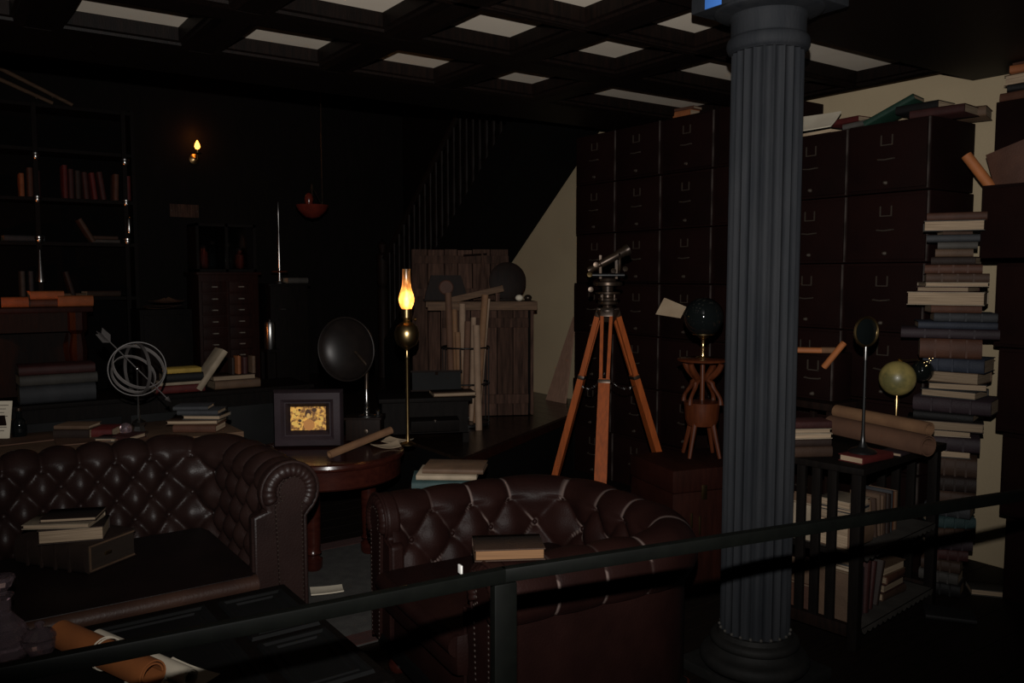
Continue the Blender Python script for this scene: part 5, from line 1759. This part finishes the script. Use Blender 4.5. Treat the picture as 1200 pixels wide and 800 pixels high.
for i, (px, py, pxb, m_, r_, lab) in enumerate(mr):
    e = at_d(px, py, 5.90)
    ox, oy = offs_[i]
    cR = Vector((math.cos(YAW), -math.sin(YAW), 0))
    cF = Vector((math.sin(YAW), math.cos(YAW), 0))
    base = Vector((mbx, mby, PZ + 0.022)) + cR * ox * 0.8 + cF * oy
    top = Vector((e.x, e.y, e.z)) + cF * oy
    roll(base, top, r_, m_, lab, 'map rolls in the wire bin', name='map_roll')
# tall roll standing on its own in front of the bin
tpr, btr = at_d(558, 381, 5.68), at_d(561, 490, 5.68)
roll((btr.x, btr.y, PZ + 0.001), tpr, .026, 'mappaper', 'pale map roll standing on the platform in front of the wire bin', 'map rolls', name='map_roll')

# weathered workbench with high plank back
wk = at_d(556, 480, 6.22)
wbn = thing('plank_workbench', 'weathered grey-brown plank workbench with high plank back', 'workbench', (wk.x, wk.y, PZ + 0.0005), CAMF + 0.12)
WZ = at_d(560, 353, 6.2).z - PZ
BT = at_d(548, 289, 6.55).z - PZ
# body planks: front faces (each plank a part)
MB().box((0.09, 0.16, WZ / 2 - 0.03), (0.66, 0.24, WZ - 0.08)).build('carcass', 'dark', wbn)
xx = -0.245
rw = random.Random(5)
i = 0
while xx < 0.40:
    wv = rw.uniform(0.085, 0.12)
    MB().box((xx + wv / 2, 0.022 - rw.uniform(0, 0.006), WZ / 2 - 0.02), (wv - 0.006, 0.022, WZ - 0.05), bev=0.003).build('plank', 'weathered', wbn)
    xx += wv
for j in range(3):
    MB().box((0.435, 0.06 + j * 0.09, WZ / 2 - 0.02), (0.022, 0.084, WZ - 0.05), bev=0.003).build('side_plank', 'weathered', wbn)
for z_ in (0.13, WZ - 0.16):
    MB().box((0.085, 0.002, z_), (0.64, 0.018, 0.07), bev=0.003).build('batten', 'weathered', wbn)
MB().box((0.055, 0.12, WZ - 0.022), (0.82, 0.34, 0.042), bev=0.005).build('bench_top', 'palewood', wbn)
MB().box((0.06, -0.058, WZ - 0.035), (0.80, 0.02, 0.06), bev=0.004).build('top_edge_board', 'palewood', wbn)
xx = -0.455
i = 0
while xx < 0.27:
    wv = rw.uniform(0.10, 0.15)
    MB().box((xx + wv / 2, 0.31, BT / 2 - 0.01 - rw.uniform(0, 0.008)), (wv - 0.005, 0.024, BT - 0.02), bev=0.003).build('back_plank', 'weathered', wbn)
    xx += wv
for z_ in (WZ + 0.06, BT - 0.10):
    MB().box((-0.07, 0.292, z_), (0.72, 0.014, 0.06), bev=0.003).build('back_batten', 'weathered', wbn)
wm = wbn.matrix_basis.copy()
wmw = Matrix.Translation(wbn.location) @ RZ(CAMF + 0.12)


def onbench(x_, y_):
    v = wmw @ Vector((x_, y_, 0))
    return (v.x, v.y, PZ + WZ + 0.0005)


# mantel clock-like case, disc, little stones, wood frame
ck = thing('arched_case', 'dark low case with sloping sides and small brass dial on the workbench', 'clock', onbench(-0.20, 0.17), CAMF + 0.12)
MB().prism([(-0.16, 0), (0.16, 0), (0.15, 0.06), (0.11, 0.19), (-0.11, 0.19), (-0.15, 0.06)], -0.07, 0.07, X=RX(PI / 2)).build('case_body', 'darkwood', ck)
MB().lathe([(0.0, 0), (0.05, 0), (0.055, 0.006), (0.048, 0.012), (0.0, 0.010)], 24, T(0.0, -0.068, 0.10) @ RX(PI / 2)).build('dial', 'c_rust', ck)
MB().box((0, 0, 0.005), (0.34, 0.16, 0.010), bev=0.003).build('case_base', 'darkwood', ck)
dk = thing('round_disc', 'dark round wooden disc standing on edge at the right of the workbench', 'disc', onbench(0.265, 0.16), CAMF + 0.12)
MB().lathe([(0.0, -0.012), (0.12, -0.014), (0.14, -0.006), (0.142, 0.006), (0.12, 0.014), (0.05, 0.016), (0.0, 0.02)], 36, T(0, 0, 0.148) @ RX(PI / 2 - 0.10)).build('disc_face', 'darkwood', dk)
MB().box((0, 0.0, 0.006), (0.12, 0.07, 0.012), bev=0.003).build('disc_foot', 'darkwood', dk)
for i, (x_, c_) in enumerate(((0.36, 'whitepaper'), (0.43, 'bronze'))):
    st_ = MB().sphere((0, 0, 0.024), 0.03, 12, 8, sz=0.8).build('stone', c_)
    st_.location = onbench(x_ * 0.93, 0.0)
    tag(st_, 'small pale rounded stone on the workbench front edge' if i == 0 else 'small dark lump at the right end of the workbench', 'stone')
lf = thing('wooden_easel', 'pale crossed wooden frame leaning against the plank back of the workbench', 'frame', onbench(0.06, 0.25), CAMF + 0.12)
MB().tube([(-0.02, 0, 0.0), (0.03, 0.025, 0.36)], 0.010, 4).build('upright_bar', 'weathered', lf)
MB().tube([(0.08, 0, 0.0), (0.02, 0.02, 0.38)], 0.010, 4).build('slanted_bar', 'weathered', lf)
MB().tube([(-0.12, 0.02, 0.34), (0.06, 0.02, 0.352)], 0.008, 4).build('cross_bar', 'darkwood', lf)
bs = thing('leaning_shelf_board', 'pale narrow board lying aslant on the workbench behind the map rolls', 'board', onbench(0.02, -0.02), CAMF + 0.12)
MB().box((0, 0, 0.05), (0.42, 0.022, 0.045), X=RY(-0.22), bev=0.003).build('board', 'palewood', bs)
MB().box((0.15, 0.0, 0.03), (0.03, 0.05, 0.06)).build('block', 'weathered', bs)
# board leaning on the right wall
lt, lb1, lb2 = Vector((4.485, 5.52, 1.15)), Vector((4.28, 5.64, PZ + 0.001)), Vector((4.28, 5.38, PZ + 0.001))
lw = MB()
nx = Vector((1.0, 0, 0.25)).normalized() * 0.016
tri = [lb1, lb2, lt + Vector((0, -0.02, 0)), lt + Vector((0, 0.012, 0))]
lw.add([v for v in tri] + [v + Vector((0.016, 0, 0)) for v in tri], [(0, 1, 2, 3), (7, 6, 5, 4), (0, 4, 5, 1), (1, 5, 6, 2), (2, 6, 7, 3), (3, 7, 4, 0)])
lwo = lw.build('leaning_board', 'leanwood')
tag(lwo, 'tapering reddish board leaning against the cream wall under the stairs', 'board')

# ================================================================ STAIRCASE against the right wall
stc_ = thing('staircase', 'dark wooden staircase rising along the right wall above the cream plaster', 'staircase', (3.85, 8.3, PZ))
ux0, ux1 = 3.60, 4.485
# line of the underside, from the photograph: (y 6.34, z 1.67) -> (y 5.555, z 2.33)
sl_ = (2.332 - 1.673) / (5.555 - 6.341)


def under(y_):
    return 1.673 + sl_ * (y_ - 6.341)


yA, yB = 7.80, 4.60
RISE = 0.19
run = RISE / -sl_
X0 = T(-3.6, -8.3, -PZ)
nst = int((yA - yB) / run)
for i in range(nst):
    y_ = yA - i * run
    zt_ = under(y_ - run) + 0.30
    MB().box((0.34, y_ - run / 2 - 8.3, zt_ - PZ - 0.015), (0.57, run + 0.02, 0.03), bev=0.003).build('tread', 'darkwood', stc_)
    MB().box((0.34, y_ - 8.3 - 0.006, zt_ - PZ - 0.03 - (RISE - 0.03) / 2), (0.55, 0.012, RISE - 0.03)).build('riser', 'dark', stc_)
sp = [(yA, under(yA)), (yB, under(yB)), (yB, under(yB) + 0.40), (yA, under(yA) + 0.40)]
MXY = Matrix(((0, 0, 1, 0), (1, 0, 0, 0), (0, 1, 0, 0), (0, 0, 0, 1)))
MB().prism([(a - 8.3, b - PZ) for a, b in sp], 0.0, 0.045, X=MXY).build('stringer', 'dark', stc_)
MB().prism([(a - 8.3, b - PZ) for a, b in [(yA, under(yA) + 0.02), (yB, under(yB) + 0.02), (yB, under(yB) + 0.05), (yA, under(yA) + 0.05)]], 0.045, 0.635, X=MXY).build('soffit_boarding', 'dark', stc_)
MB().prism([(a - 8.3, b - PZ) for a, b in [(yA + 0.15, PZ), (6.80, PZ), (6.80, under(6.80)), (yA, under(yA) + 0.0), (yA + 0.15, under(yA))]], 0.012, 0.03, X=MXY).build('side_panelling', 'dark', stc_)
pls = []
yy = yA - 0.1
bal0 = None
while yy > 5.0:
    zb0 = under(yy) + 0.40 - PZ
    hb = 0.80
    if bal0 is None:
        bal0 = MB().lathe([(0.016, 0), (0.016, 0.10), (0.011, 0.115), (0.017, 0.16), (0.019, 0.25), (0.011, 0.40), (0.015, 0.55), (0.010, 0.66), (0.016, 0.69), (0.016, hb)], 8).build('baluster', 'stair', stc_)
        b_ = bal0
    else:
        b_ = bal0.copy(); C.objects.link(b_); b_.parent = stc_
    b_.location = (0.022, yy - 8.3, zb0)
    yy -= 0.105
MB().tube([(0.022, yA - 8.3, under(yA) + 1.22 - PZ), (0.022, 4.95 - 8.3, under(4.95) + 1.22 - PZ)], 0.032, 8).build('handrail', 'stair', stc_)
MB().lathe([(0.055, 0.0), (0.055, 0.9), (0.04, 0.93), (0.06, 0.98), (0.06, 1.25), (0.03, 1.28), (0.05, 1.36), (0.0, 1.42)], 12, T(0.022, yA + 0.06 - 8.3, 0)).build('newel_post', 'darkwood', stc_)

# ================================================================ LEFT BACK: BOOKCASE, CARVED DESK, APOTHECARY CABINET ...
BCY = 8.15
xl, xr_ = at_y(-30, 300, BCY).x, at_y(162, 300, BCY).x


def bz(py, px=90, yy=BCY):
    return at_y(px, py, yy).z


bc = thing('open_bookcase', 'tall dark open bookcase with slim posts and books in the far left corner', 'bookcase', (xl, BCY, PZ + 0.0005))
BW = xr_ - xl
MB().box((BW / 2, 0.38, 1.25), (BW, 0.02, 2.5)).build('back_panel', 'dark', bc)
for xx in (0.015, BW - 0.015):
    MB().box((xx, 0.19, 1.25), (0.03, 0.38, 2.5)).build('side_panel', 'ebony', bc)
shz = [bz(348) - PZ, bz(284) - PZ, bz(233) - PZ, bz(176) - PZ]
for z_ in shz + [2.48]:
    MB().box((BW / 2, 0.185, z_ - 0.015), (BW - 0.06, 0.37, 0.028)).build('shelf_board', 'ebony', bc)
xps = [at_y(46, 300, BCY).x - xl, at_y(149, 300, BCY).x - xl]
for xx in xps:
    pst = MB().box((xx, -0.01, 1.25), (0.035, 0.03, 2.46)).build('post', 'ebony', bc)
    for py in (187, 236, 282):
        z_ = bz(py) - PZ
        MB().lathe([(0.0, -0.03), (0.022, -0.028), (0.03, -0.015), (0.030, 0.004), (0.037, 0.012), (0.037, 0.026), (0.0, 0.03)], 12, T(xx, -0.04, z_)).build('silver_capital', 'steel', pst)
xx = xps[0]
MB().lathe([(0.040, bz(330) - PZ), (0.04, bz(328) - PZ), (0.033, bz(324) - PZ), (0.012, bz(294) - PZ), (0.0, bz(288) - PZ)], 14, T(xx, -0.06, 0)).build('silver_cone', 'steel', bc)
MB().lathe([(0.015, bz(272) - PZ), (0.02, bz(268) - PZ), (0.018, bz(255) - PZ), (0.0, bz(250) - PZ)], 12, T(xps[1] + 0.015, -0.05, 0)).build('silver_spindle', 'steel', bc)
g_bc = 'books in the far bookcase'
rb = random.Random(4)


def bcbook(px, sh, h, th, c_, lab, lean=0.0, d=.18):
    x_ = at_y(px, 220, BCY).x
    upright(h, d, th, c_, (x_, BCY + 0.10, PZ + shz[sh] + 0.002), 0.0, lab, g_bc, lean=lean)


for i, (px, c_, h, th, ln) in enumerate(((26, 'orange', .19, .035, 0.0), (36, 'rust', .24, .04, 0.0), (44, 'maroon', .22, .045, 0.0), (77, 'red', .28, .035, 0.0), (84, 'maroon', .25, .04, 0.0), (92, 'darkbrown', .24, .045, 0.0),
                                         (102, 'maroon', .23, .04, -0.06), (112, 'red', .23, .035, -0.10), (122, 'maroon', .24, .04, -0.13), (136, 'rust', .23, .04, 0.04), (151, 'red', .22, .035, 0.0))):
    bcbook(px, 2, h, th, c_, '%s book standing %s from the left on the upper shelf of the far bookcase' % (NAME[c_], ORD[i + 1]), ln)
for i, (px, sh, L, th, c_) in enumerate(((125, 1, .22, .03, 'grey'), (124, 1, .20, .03, 'brown'), (28, 1, .30, .05, 'slate'), (84, 0, .20, .03, 'tan'), (118, 0, .28, .05, 'brown'))):
    p = at_y(px, 280, BCY)
    zz = PZ + shz[sh] + 0.0015 + (0.031 if i == 1 else 0.0)
    book(L, .16, th, c_, (p.x, BCY + 0.10, zz), 0.05 * i, ['grey-brown book lying flat on the middle shelf of the far bookcase', 'brown book on top of the grey-brown one on the middle shelf of the far bookcase',
         'slate grey book lying flat at the left of the far bookcase middle shelf', 'tan book lying flat on the lower shelf of the far bookcase', 'brown book lying flat at the right of the far bookcase lower shelf'][i], g_bc)
for i, (px, sh, c_, ln) in enumerate(((108, 1, 'brown', -.5), (88, 0, 'darkbrown', -.25), (22, 0, 'grey', 0.0), (32, 0, 'slate', 0.0))):
    bcbook(px + (0 if i != 1 else -6), sh, .22, .035, c_, '%s book standing alone on the %s shelf of the far bookcase' % (NAME[c_], 'middle' if sh else 'lower'), ln)

# carved desk with a row of orange-lit books
CDY = 6.95
cdl, cdr = at_y(-45, 380, CDY).x, at_y(104, 380, CDY).x
CDZ = at_y(60, 360, CDY).z
cdk = thing('carved_desk', 'dark carved desk with a row of orange-lit books on top at the far left', 'desk', (cdl, CDY, PZ + 0.0005))
cwid = cdr - cdl
hh = CDZ - PZ
MB().box((cwid / 2, 0.25, hh - 0.02), (cwid + 0.06, 0.56, 0.038), bev=0.006).build('desk_top', 'redwood', cdk)
MB().box((cwid / 2, 0.26, hh - 0.11), (cwid - 0.04, 0.48, 0.14)).build('apron', 'darkwood', cdk)
MB().box((cwid / 2, 0.45, hh / 2), (cwid - 0.06, 0.03, hh - 0.06)).build('modesty_panel', 'darkwood', cdk)
for xx in (0.05, cwid - 0.07):
    for yy in (0.03, 0.47):
        MB().lathe([(0.05, 0), (0.055, 0.04), (0.035, 0.08), (0.06, 0.16), (0.05, 0.24), (0.035, 0.30), (0.055, 0.38), (0.065, 0.5), (0.045, hh - 0.20), (0.07, hh - 0.17), (0.07, hh - 0.04)], 10, T(xx, yy, 0)).build('carved_leg', 'redwood', cdk, sharp=20)
for i, (px, py, L, th, c_, lab) in enumerate(((19, 358, .17, .075, 'orange', 'orange book lying at the left end of the carved desk'), (52, 358, .24, .055, 'rust', 'rust-brown book lying under another in the middle of the carved desk'),
                                          (55, 346, .22, .06, 'orange', 'orange book lying on the rust-brown one in the middle of the carved desk'), (88, 358, .24, .08, 'orange', 'thick orange book lying at the right end of the carved desk'))):
    p = at_y(px, py, CDY + 0.02)
    book(L, .15, th, c_, (p.x, CDY + 0.12, CDZ + 0.0012 + (0.056 if i == 2 else 0)), 0.06 * (i - 1), lab, 'books on the carved desk')

# apothecary cabinet
AY = 7.45
axl, axr = at_y(234, 380, AY).x, at_y(304, 380, AY).x
AZ = at_y(268, 322, AY).z
ap = thing('apothecary_cabinet', 'dark red cabinet with two columns of small drawers with pale pulls', 'cabinet', (axl, AY, PZ + 0.0005))
aw = axr - axl
ah = AZ - PZ
MB().box((aw / 2, 0.2, ah / 2), (aw, 0.4, ah), bev=0.005).build('cabinet_body', 'redwood', ap)
MB().box((aw / 2, 0.19, ah + 0.012), (aw + 0.04, 0.44, 0.024), bev=0.004).build('cabinet_top', 'redwood', ap)
pyd = [336, 350, 363, 376.5, 390, 403, 416, 429, 442]
dzs = [at_y(268, y_, AY).z - PZ for y_ in pyd]
dstep = dzs[0] - dzs[1]
for z_ in dzs:
    for k_, px in enumerate((252, 283)):
        xx = at_y(px, 380, AY).x - axl
        d_ = MB().box((xx, -0.004, z_), (aw * 0.40, 0.02, dstep * 0.88), bev=0.003).build('drawer', 'redwood', ap)
        MB().tube([(xx - 0.022, -0.014, z_), (xx - 0.02, -0.028, z_), (xx + 0.02, -0.028, z_), (xx + 0.022, -0.014, z_)], 0.006, 6).build('drawer_pull', 'pull', d_)
# glazed case on the cabinet
gcz0 = AZ + 0.0255
gc = thing('glazed_case', 'dim glass-fronted case with bottles on top of the drawer cabinet', 'case', (axl, AY + 0.05, gcz0))
ghh = at_y(268, 262, AY).z - gcz0
MB().box((aw / 2, 0.28, ghh / 2), (aw, 0.02, ghh)).build('back_panel', 'dark', gc)
for xx in (0.012, aw / 2, aw - 0.012):
    MB().box((xx, 0.13, ghh / 2), (0.024, 0.28, ghh)).build('stile', 'ebony', gc)
for z_ in (0.012, ghh - 0.012):
    MB().box((aw / 2, 0.13, z_), (aw, 0.28, 0.024)).build('rail', 'ebony', gc)
for k_ in range(2):
    MB().box((aw * (0.25 + 0.5 * k_), -0.006, ghh / 2), (aw / 2 - 0.03, 0.004, ghh - 0.05)).build('glass_pane', 'glass', gc)
for k_, (xx, c_, h_) in enumerate(((0.10, 'redglass', .20), (0.18, 'darkglass', .24), (0.34, 'darkglass', .22), (0.44, 'redglass', .18))):
    b_ = thing('jar', ['red glass jar at the left in the glazed case', 'dark glass jar, second from the left in the glazed case', 'dark glass jar, third from the left in the glazed case', 'red glass jar at the right in the glazed case'][k_], 'jar', (axl + xx * aw / 0.55, AY + 0.19, gcz0 + 0.0255), 0, 'jars in the glazed case')
    MB().lathe([(0.04, 0), (0.044, 0.01), (0.044, h_ * 0.7), (0.025, h_ * 0.82), (0.025, h_ * 0.9)], 16).build('jar_body', c_, b_)
    MB().lathe([(0.03, h_ * 0.9), (0.03, h_), (0, h_ + 0.004)], 12).build('jar_lid', 'bronze', b_)

# papers lying on a low dark chest between desk and cabinet
lcp = at_y(195, 362, 7.5)
lc = thing('low_cupboard', 'plain dark cupboard with loose papers on it between the bookcase and the drawer cabinet', 'cupboard', (lcp.x, 7.5, PZ + 0.0005))
lch = lcp.z - PZ
MB().box((0, 0.2, lch / 2), (0.42, 0.38, lch - 0.01), bev=0.004).build('cupboard_body', 'ebony', lc)
MB().box((0, 0.005, lch / 2), (0.36, 0.012, lch - 0.10), bev=0.003).build('cupboard_door', 'ebony', lc)
for i in range(3):
    sheet('paper_sheet', ['grey loose sheet lying lowest on the plain dark cupboard', 'grey loose sheet curling in the middle on the plain dark cupboard', 'grey loose sheet lying uppermost on the plain dark cupboard'][i], 'papers',
          (lcp.x + 0.03 * (i - 1), 7.62, lcp.z + 0.001 + i * 0.022), .24, .18, 'brownpaper', 0.3 * i, (0, 0), curl=0.03, seed=60 + i)
# grey plaque on the back wall
pq = at_y(216, 247, BY - 0.012)
MBp = thing('wall_plaque', 'small plain grey plaque on the dark back wall under the sconce', 'plaque', (pq.x, BY - 0.002, pq.z))
MB().box((0, -0.010, 0), (0.27, 0.018, 0.125), bev=0.004).build('plaque_plate', 'weathered', MBp)
mb = MB()
for sx in (-1, 1):
    mb.lathe([(0.006, 0), (0.005, 0.003), (0, 0.004)], 8, T(sx * 0.12, -0.019, 0) @ RX(PI / 2))
mb.build('plaque_screws', 'boxmetal', MBp)


# wall sconce
def sconce(p, label, power):
    o = thing('wall_sconce', label, 'sconce', p)
    MB().lathe([(0.045, 0), (0.05, 0.006), (0.035, 0.014), (0.012, 0.022), (0.0, 0.024)], 20, RX(PI / 2)).build('back_plate', 'brass', o)
    MB().tube([(0, -0.015, 0), (0, -0.06, -0.025), (0, -0.10, -0.01), (0, -0.115, 0.03)], 0.006, 8).build('arm', 'brass', o)
    MB().lathe([(0.012, 0.03), (0.035, 0.045), (0.037, 0.05), (0.012, 0.052), (0.012, 0.075), (0.0, 0.076)], 16, T(0, -0.115, 0)).build('cup', 'brass', o)
    MB().lathe([(0.0, 0.08), (0.018, 0.087), (0.027, 0.106), (0.022, 0.13), (0.010, 0.155), (0.0, 0.17)], 16, T(0, -0.115, 0)).build('flame_bulb', 'bulb', o, label='glowing orange flame-shaped bulb')
    l = bpy.data.lights.new('sconce_light', 'POINT')
    l.energy = power
    l.color = (1.0, 0.30, 0.06)
    l.shadow_soft_size = 0.035
    lo_ = bpy.data.objects.new('sconce_light', l)
    C.objects.link(lo_)
    lo_.parent = o
    lo_.location = (0, -0.115, 0.22)
    return o


psn = at_y(231, 184, BY - 0.1)
sconce((psn.x, BY - 0.001, psn.z - 0.01), 'lit brass wall sconce with orange flame bulb high on the dark back wall', 1.0)

# lantern added out of view at the left to light the desk and books
lant = thing('added_lantern', 'added lantern out of view on a plain dark block, lighting the carved desk', 'lantern', (cdl - 0.48, 6.48, PZ + 0.621))
MB().lathe([(0.06, 0), (0.065, 0.01), (0.05, 0.03), (0.035, 0.035)], 20).build('lantern_base', 'brass', lant)
for i in range(4):
    a = PI / 4 + i * PI / 2
    MB().tube([(0.045 * math.cos(a), 0.045 * math.sin(a), 0.03), (0.045 * math.cos(a), 0.045 * math.sin(a), 0.24)], 0.004, 6).build('lantern_wire', 'brass', lant)
MB().lathe([(0.055, 0.24), (0.06, 0.25), (0.03, 0.29), (0.0, 0.31)], 20).build('lantern_cap', 'brass', lant)
MB().lathe(flame_mesh(1.4), 12, T(0, 0, 0.04)).build('flame', 'flame', lant)
vs, fs = [], []
for i in range(17):
    a = PI + PI * i / 16
    for rr in (0.066, 0.069):
        for z_ in (0.02, 0.30):
            vs.append((rr * math.cos(a), rr * math.sin(a), z_))
for i in range(16):
    b, c = i * 4, i * 4 + 4
    fs += [(b, c, c + 1, b + 1), (b + 2, b + 3, c + 3, c + 2), (b, b + 2, c + 2, c), (b + 1, c + 1, c + 3, b + 3)]
fs += [(0, 1, 3, 2), (64, 66, 67, 65)]
mb = MB()
mb.add(vs, fs, True)
mb.build('light_shield', 'bronze', lant)  # half-round shield added to keep the lantern's light off the ceiling
l2 = bpy.data.lights.new('added_lantern_light', 'POINT')
l2.energy = 22.0
l2.color = (1.0, 0.26, 0.05)
l2.shadow_soft_size = 0.02
l2o = bpy.data.objects.new('added_lantern_light', l2)
C.objects.link(l2o)
l2o.parent = lant
l2o.location = (0, 0, 0.15)

lbk = thing('lantern_block', 'plain dark wooden block carrying the added lantern near the carved desk', 'block', (cdl - 0.48, 6.48, PZ + 0.0005))
MB().box((0, 0, 0.30), (0.26, 0.26, 0.60), bev=0.005).build('block_body', 'ebony', lbk)
MB().box((0, 0, 0.61), (0.30, 0.30, 0.02), bev=0.004).build('block_top', 'ebony', lbk)

# pedestal with candlestick, small drawer cabinet and hanging red lamp, by the stair foot
PY = 7.35
pcn = at_y(338, 325, PY)
pdh = at_y(338, 332, PY).z - PZ
pw0 = at_y(318, 400, PY).x
pw1 = at_y(362, 400, PY).x
pdl = thing('tall_pedestal', 'tall narrow dark pedestal cupboard with one small pull beneath the candlestick', 'pedestal', ((pw0 + pw1) / 2, PY + 0.16, PZ + 0.0005))
MB().box((0, 0, pdh / 2), (pw1 - pw0, 0.32, pdh - 0.02), bev=0.005).build('pedestal_body', 'ebony', pdl)
MB().box((0, 0, pdh - 0.012), (pw1 - pw0 + 0.04, 0.36, 0.022), bev=0.004).build('pedestal_top', 'ebony', pdl)
zq = at_y(331, 362, PY).z - PZ
pxq = at_y(331, 362, PY).x - (pw0 + pw1) / 2
MB().tube([(pxq - 0.025, -0.16, zq), (pxq - 0.022, -0.178, zq), (pxq + 0.022, -0.178, zq), (pxq + 0.025, -0.16, zq)], 0.006, 6).build('pull', 'steel', pdl)
ptz = PZ + pdh
cst = thing('candlestick', 'tall slim silver candlestick with a round drip dish on the dark pedestal', 'candlestick', (at_y(337, 325, PY).x, PY + 0.12, ptz), 0)


def cz_(py):
    return at_y(337, py, PY).z - ptz


MB().lathe([(0.05, 0), (0.052, 0.008), (0.02, 0.02), (0.012, cz_(320)), (0.012, cz_(318)), (0.016, cz_(312)), (0.013, cz_(275)), (0.008, cz_(272)), (0.010, cz_(250)), (0.006, cz_(236)), (0.0, cz_(234))], 16).build('stem', 'steel', cst)
MB().lathe([(0.0, cz_(319)), (0.07, cz_(319)), (0.078, cz_(317.4)), (0.0, cz_(317))], 24).build('drip_dish', 'chestnut', cst)
bq = at_y(347, 333, PY)
book(.19, .13, .05, 'grey', (bq.x + 0.03, PY + 0.10, ptz + 0.0008), 0.05, 'grey-brown book lying on the pedestal at the candlestick foot', 'books on the pedestal')
cst.location.x -= 0.03
hb = at_y(366, 243, 7.2)
hl = thing('red_bowl_lamp', 'dim red-brown bowl lamp hanging by a thin rod beside the stairs', 'lamp', (hb.x, 7.2, hb.z))
MB().lathe([(0.0, -0.10), (0.06, -0.085), (0.12, -0.03), (0.145, 0.02), (0.135, 0.022), (0.11, -0.02), (0.05, -0.07), (0.0, -0.085)], 28, cap=False).build('bowl_shade', 'redglass', hl)
MB().tube([(0, 0, -0.06), (0, 0, 0.20)], 0.008, 8).build('inner_stem', 'bronze', hl)
MB().lathe([(0.0, 0.015), (0.03, 0.025), (0.04, 0.07), (0.025, 0.11), (0.0, 0.13)], 16, T(-0.05, -0.05, 0)).build('glass_shade', 'redglass', hl)
MB().tube([(0.095, 0, 0.02), (0.095, 0, 4.13 - hb.z)], 0.006, 8).build('hanging_rod', 'bronze', hl)
MB().tube([(0.095, 0, 0.015), (0, 0, 0.19), (-0.09, 0, 0.015)], 0.004, 6).build('hanger', 'bronze', hl)

# steel canister on a stand right of the drawer cabinet
cn_ = at_y(307, 408, 7.3)
csd = thing('canister_stand', 'dark square stand carrying the steel canister beside the drawer cabinet', 'stand', (cn_.x + 0.035, 7.20, PZ + 0.0005))
chh = cn_.z - PZ
MB().box((0, 0, chh - 0.012), (0.11, 0.2, 0.024)).build('stand_top', 'ebony', csd)
for sx in (-1, 1):
    for sy in (-1, 1):
        MB().box((sx * 0.04, sy * 0.08, (chh - 0.024) / 2), (0.025, 0.025, chh - 0.024)).build('leg', 'ebony', csd)
cnt_ = thing('steel_canister', 'slim shiny steel canister standing right of the drawer cabinet', 'canister', (cn_.x + 0.035, 7.18, cn_.z + 0.0008))
ch_ = at_y(307, 374, 7.3).z - cn_.z
MB().lathe([(0.045, 0), (0.048, 0.006), (0.048, ch_ * 0.85), (0.04, ch_ * 0.93), (0.0, ch_ * 0.95)], 24).build('canister_body', 'steel', cnt_)
MB().lathe([(0.012, ch_ * 0.95), (0.016, ch_), (0, ch_ + 0.01)], 12).build('lid_knob', 'steel', cnt_)

# two slanted pale poles high on the left
for i, (xa, ya, xb_, yb_, lab) in enumerate(((-40, 60, 85, 123, 'upper pale wooden pole slanting down high at the upper left'), (-40, 75, 62, 121, 'lower pale wooden pole slanting down high at the upper left'))):
    a_, b_ = at_y(xa, ya, BY - 0.06), at_y(xb_, yb_, BY - 0.06)
    po = thing('wooden_pole', lab, 'pole', a_, 0, 'slanted wall poles')
    MB().tube([(0, 0, 0), b_ - a_], [0.02, 0.016], 10).build('pole', 'palewood', po)
    d_ = b_ - a_
    for t in (0.2, 0.8):
        q = d_ * t
        MB().tube([(q.x, q.y - 0.0, q.z - 0.018), (q.x, 0.055, q.z - 0.018)], 0.008, 8).build('wall_hook', 'bronze', po)
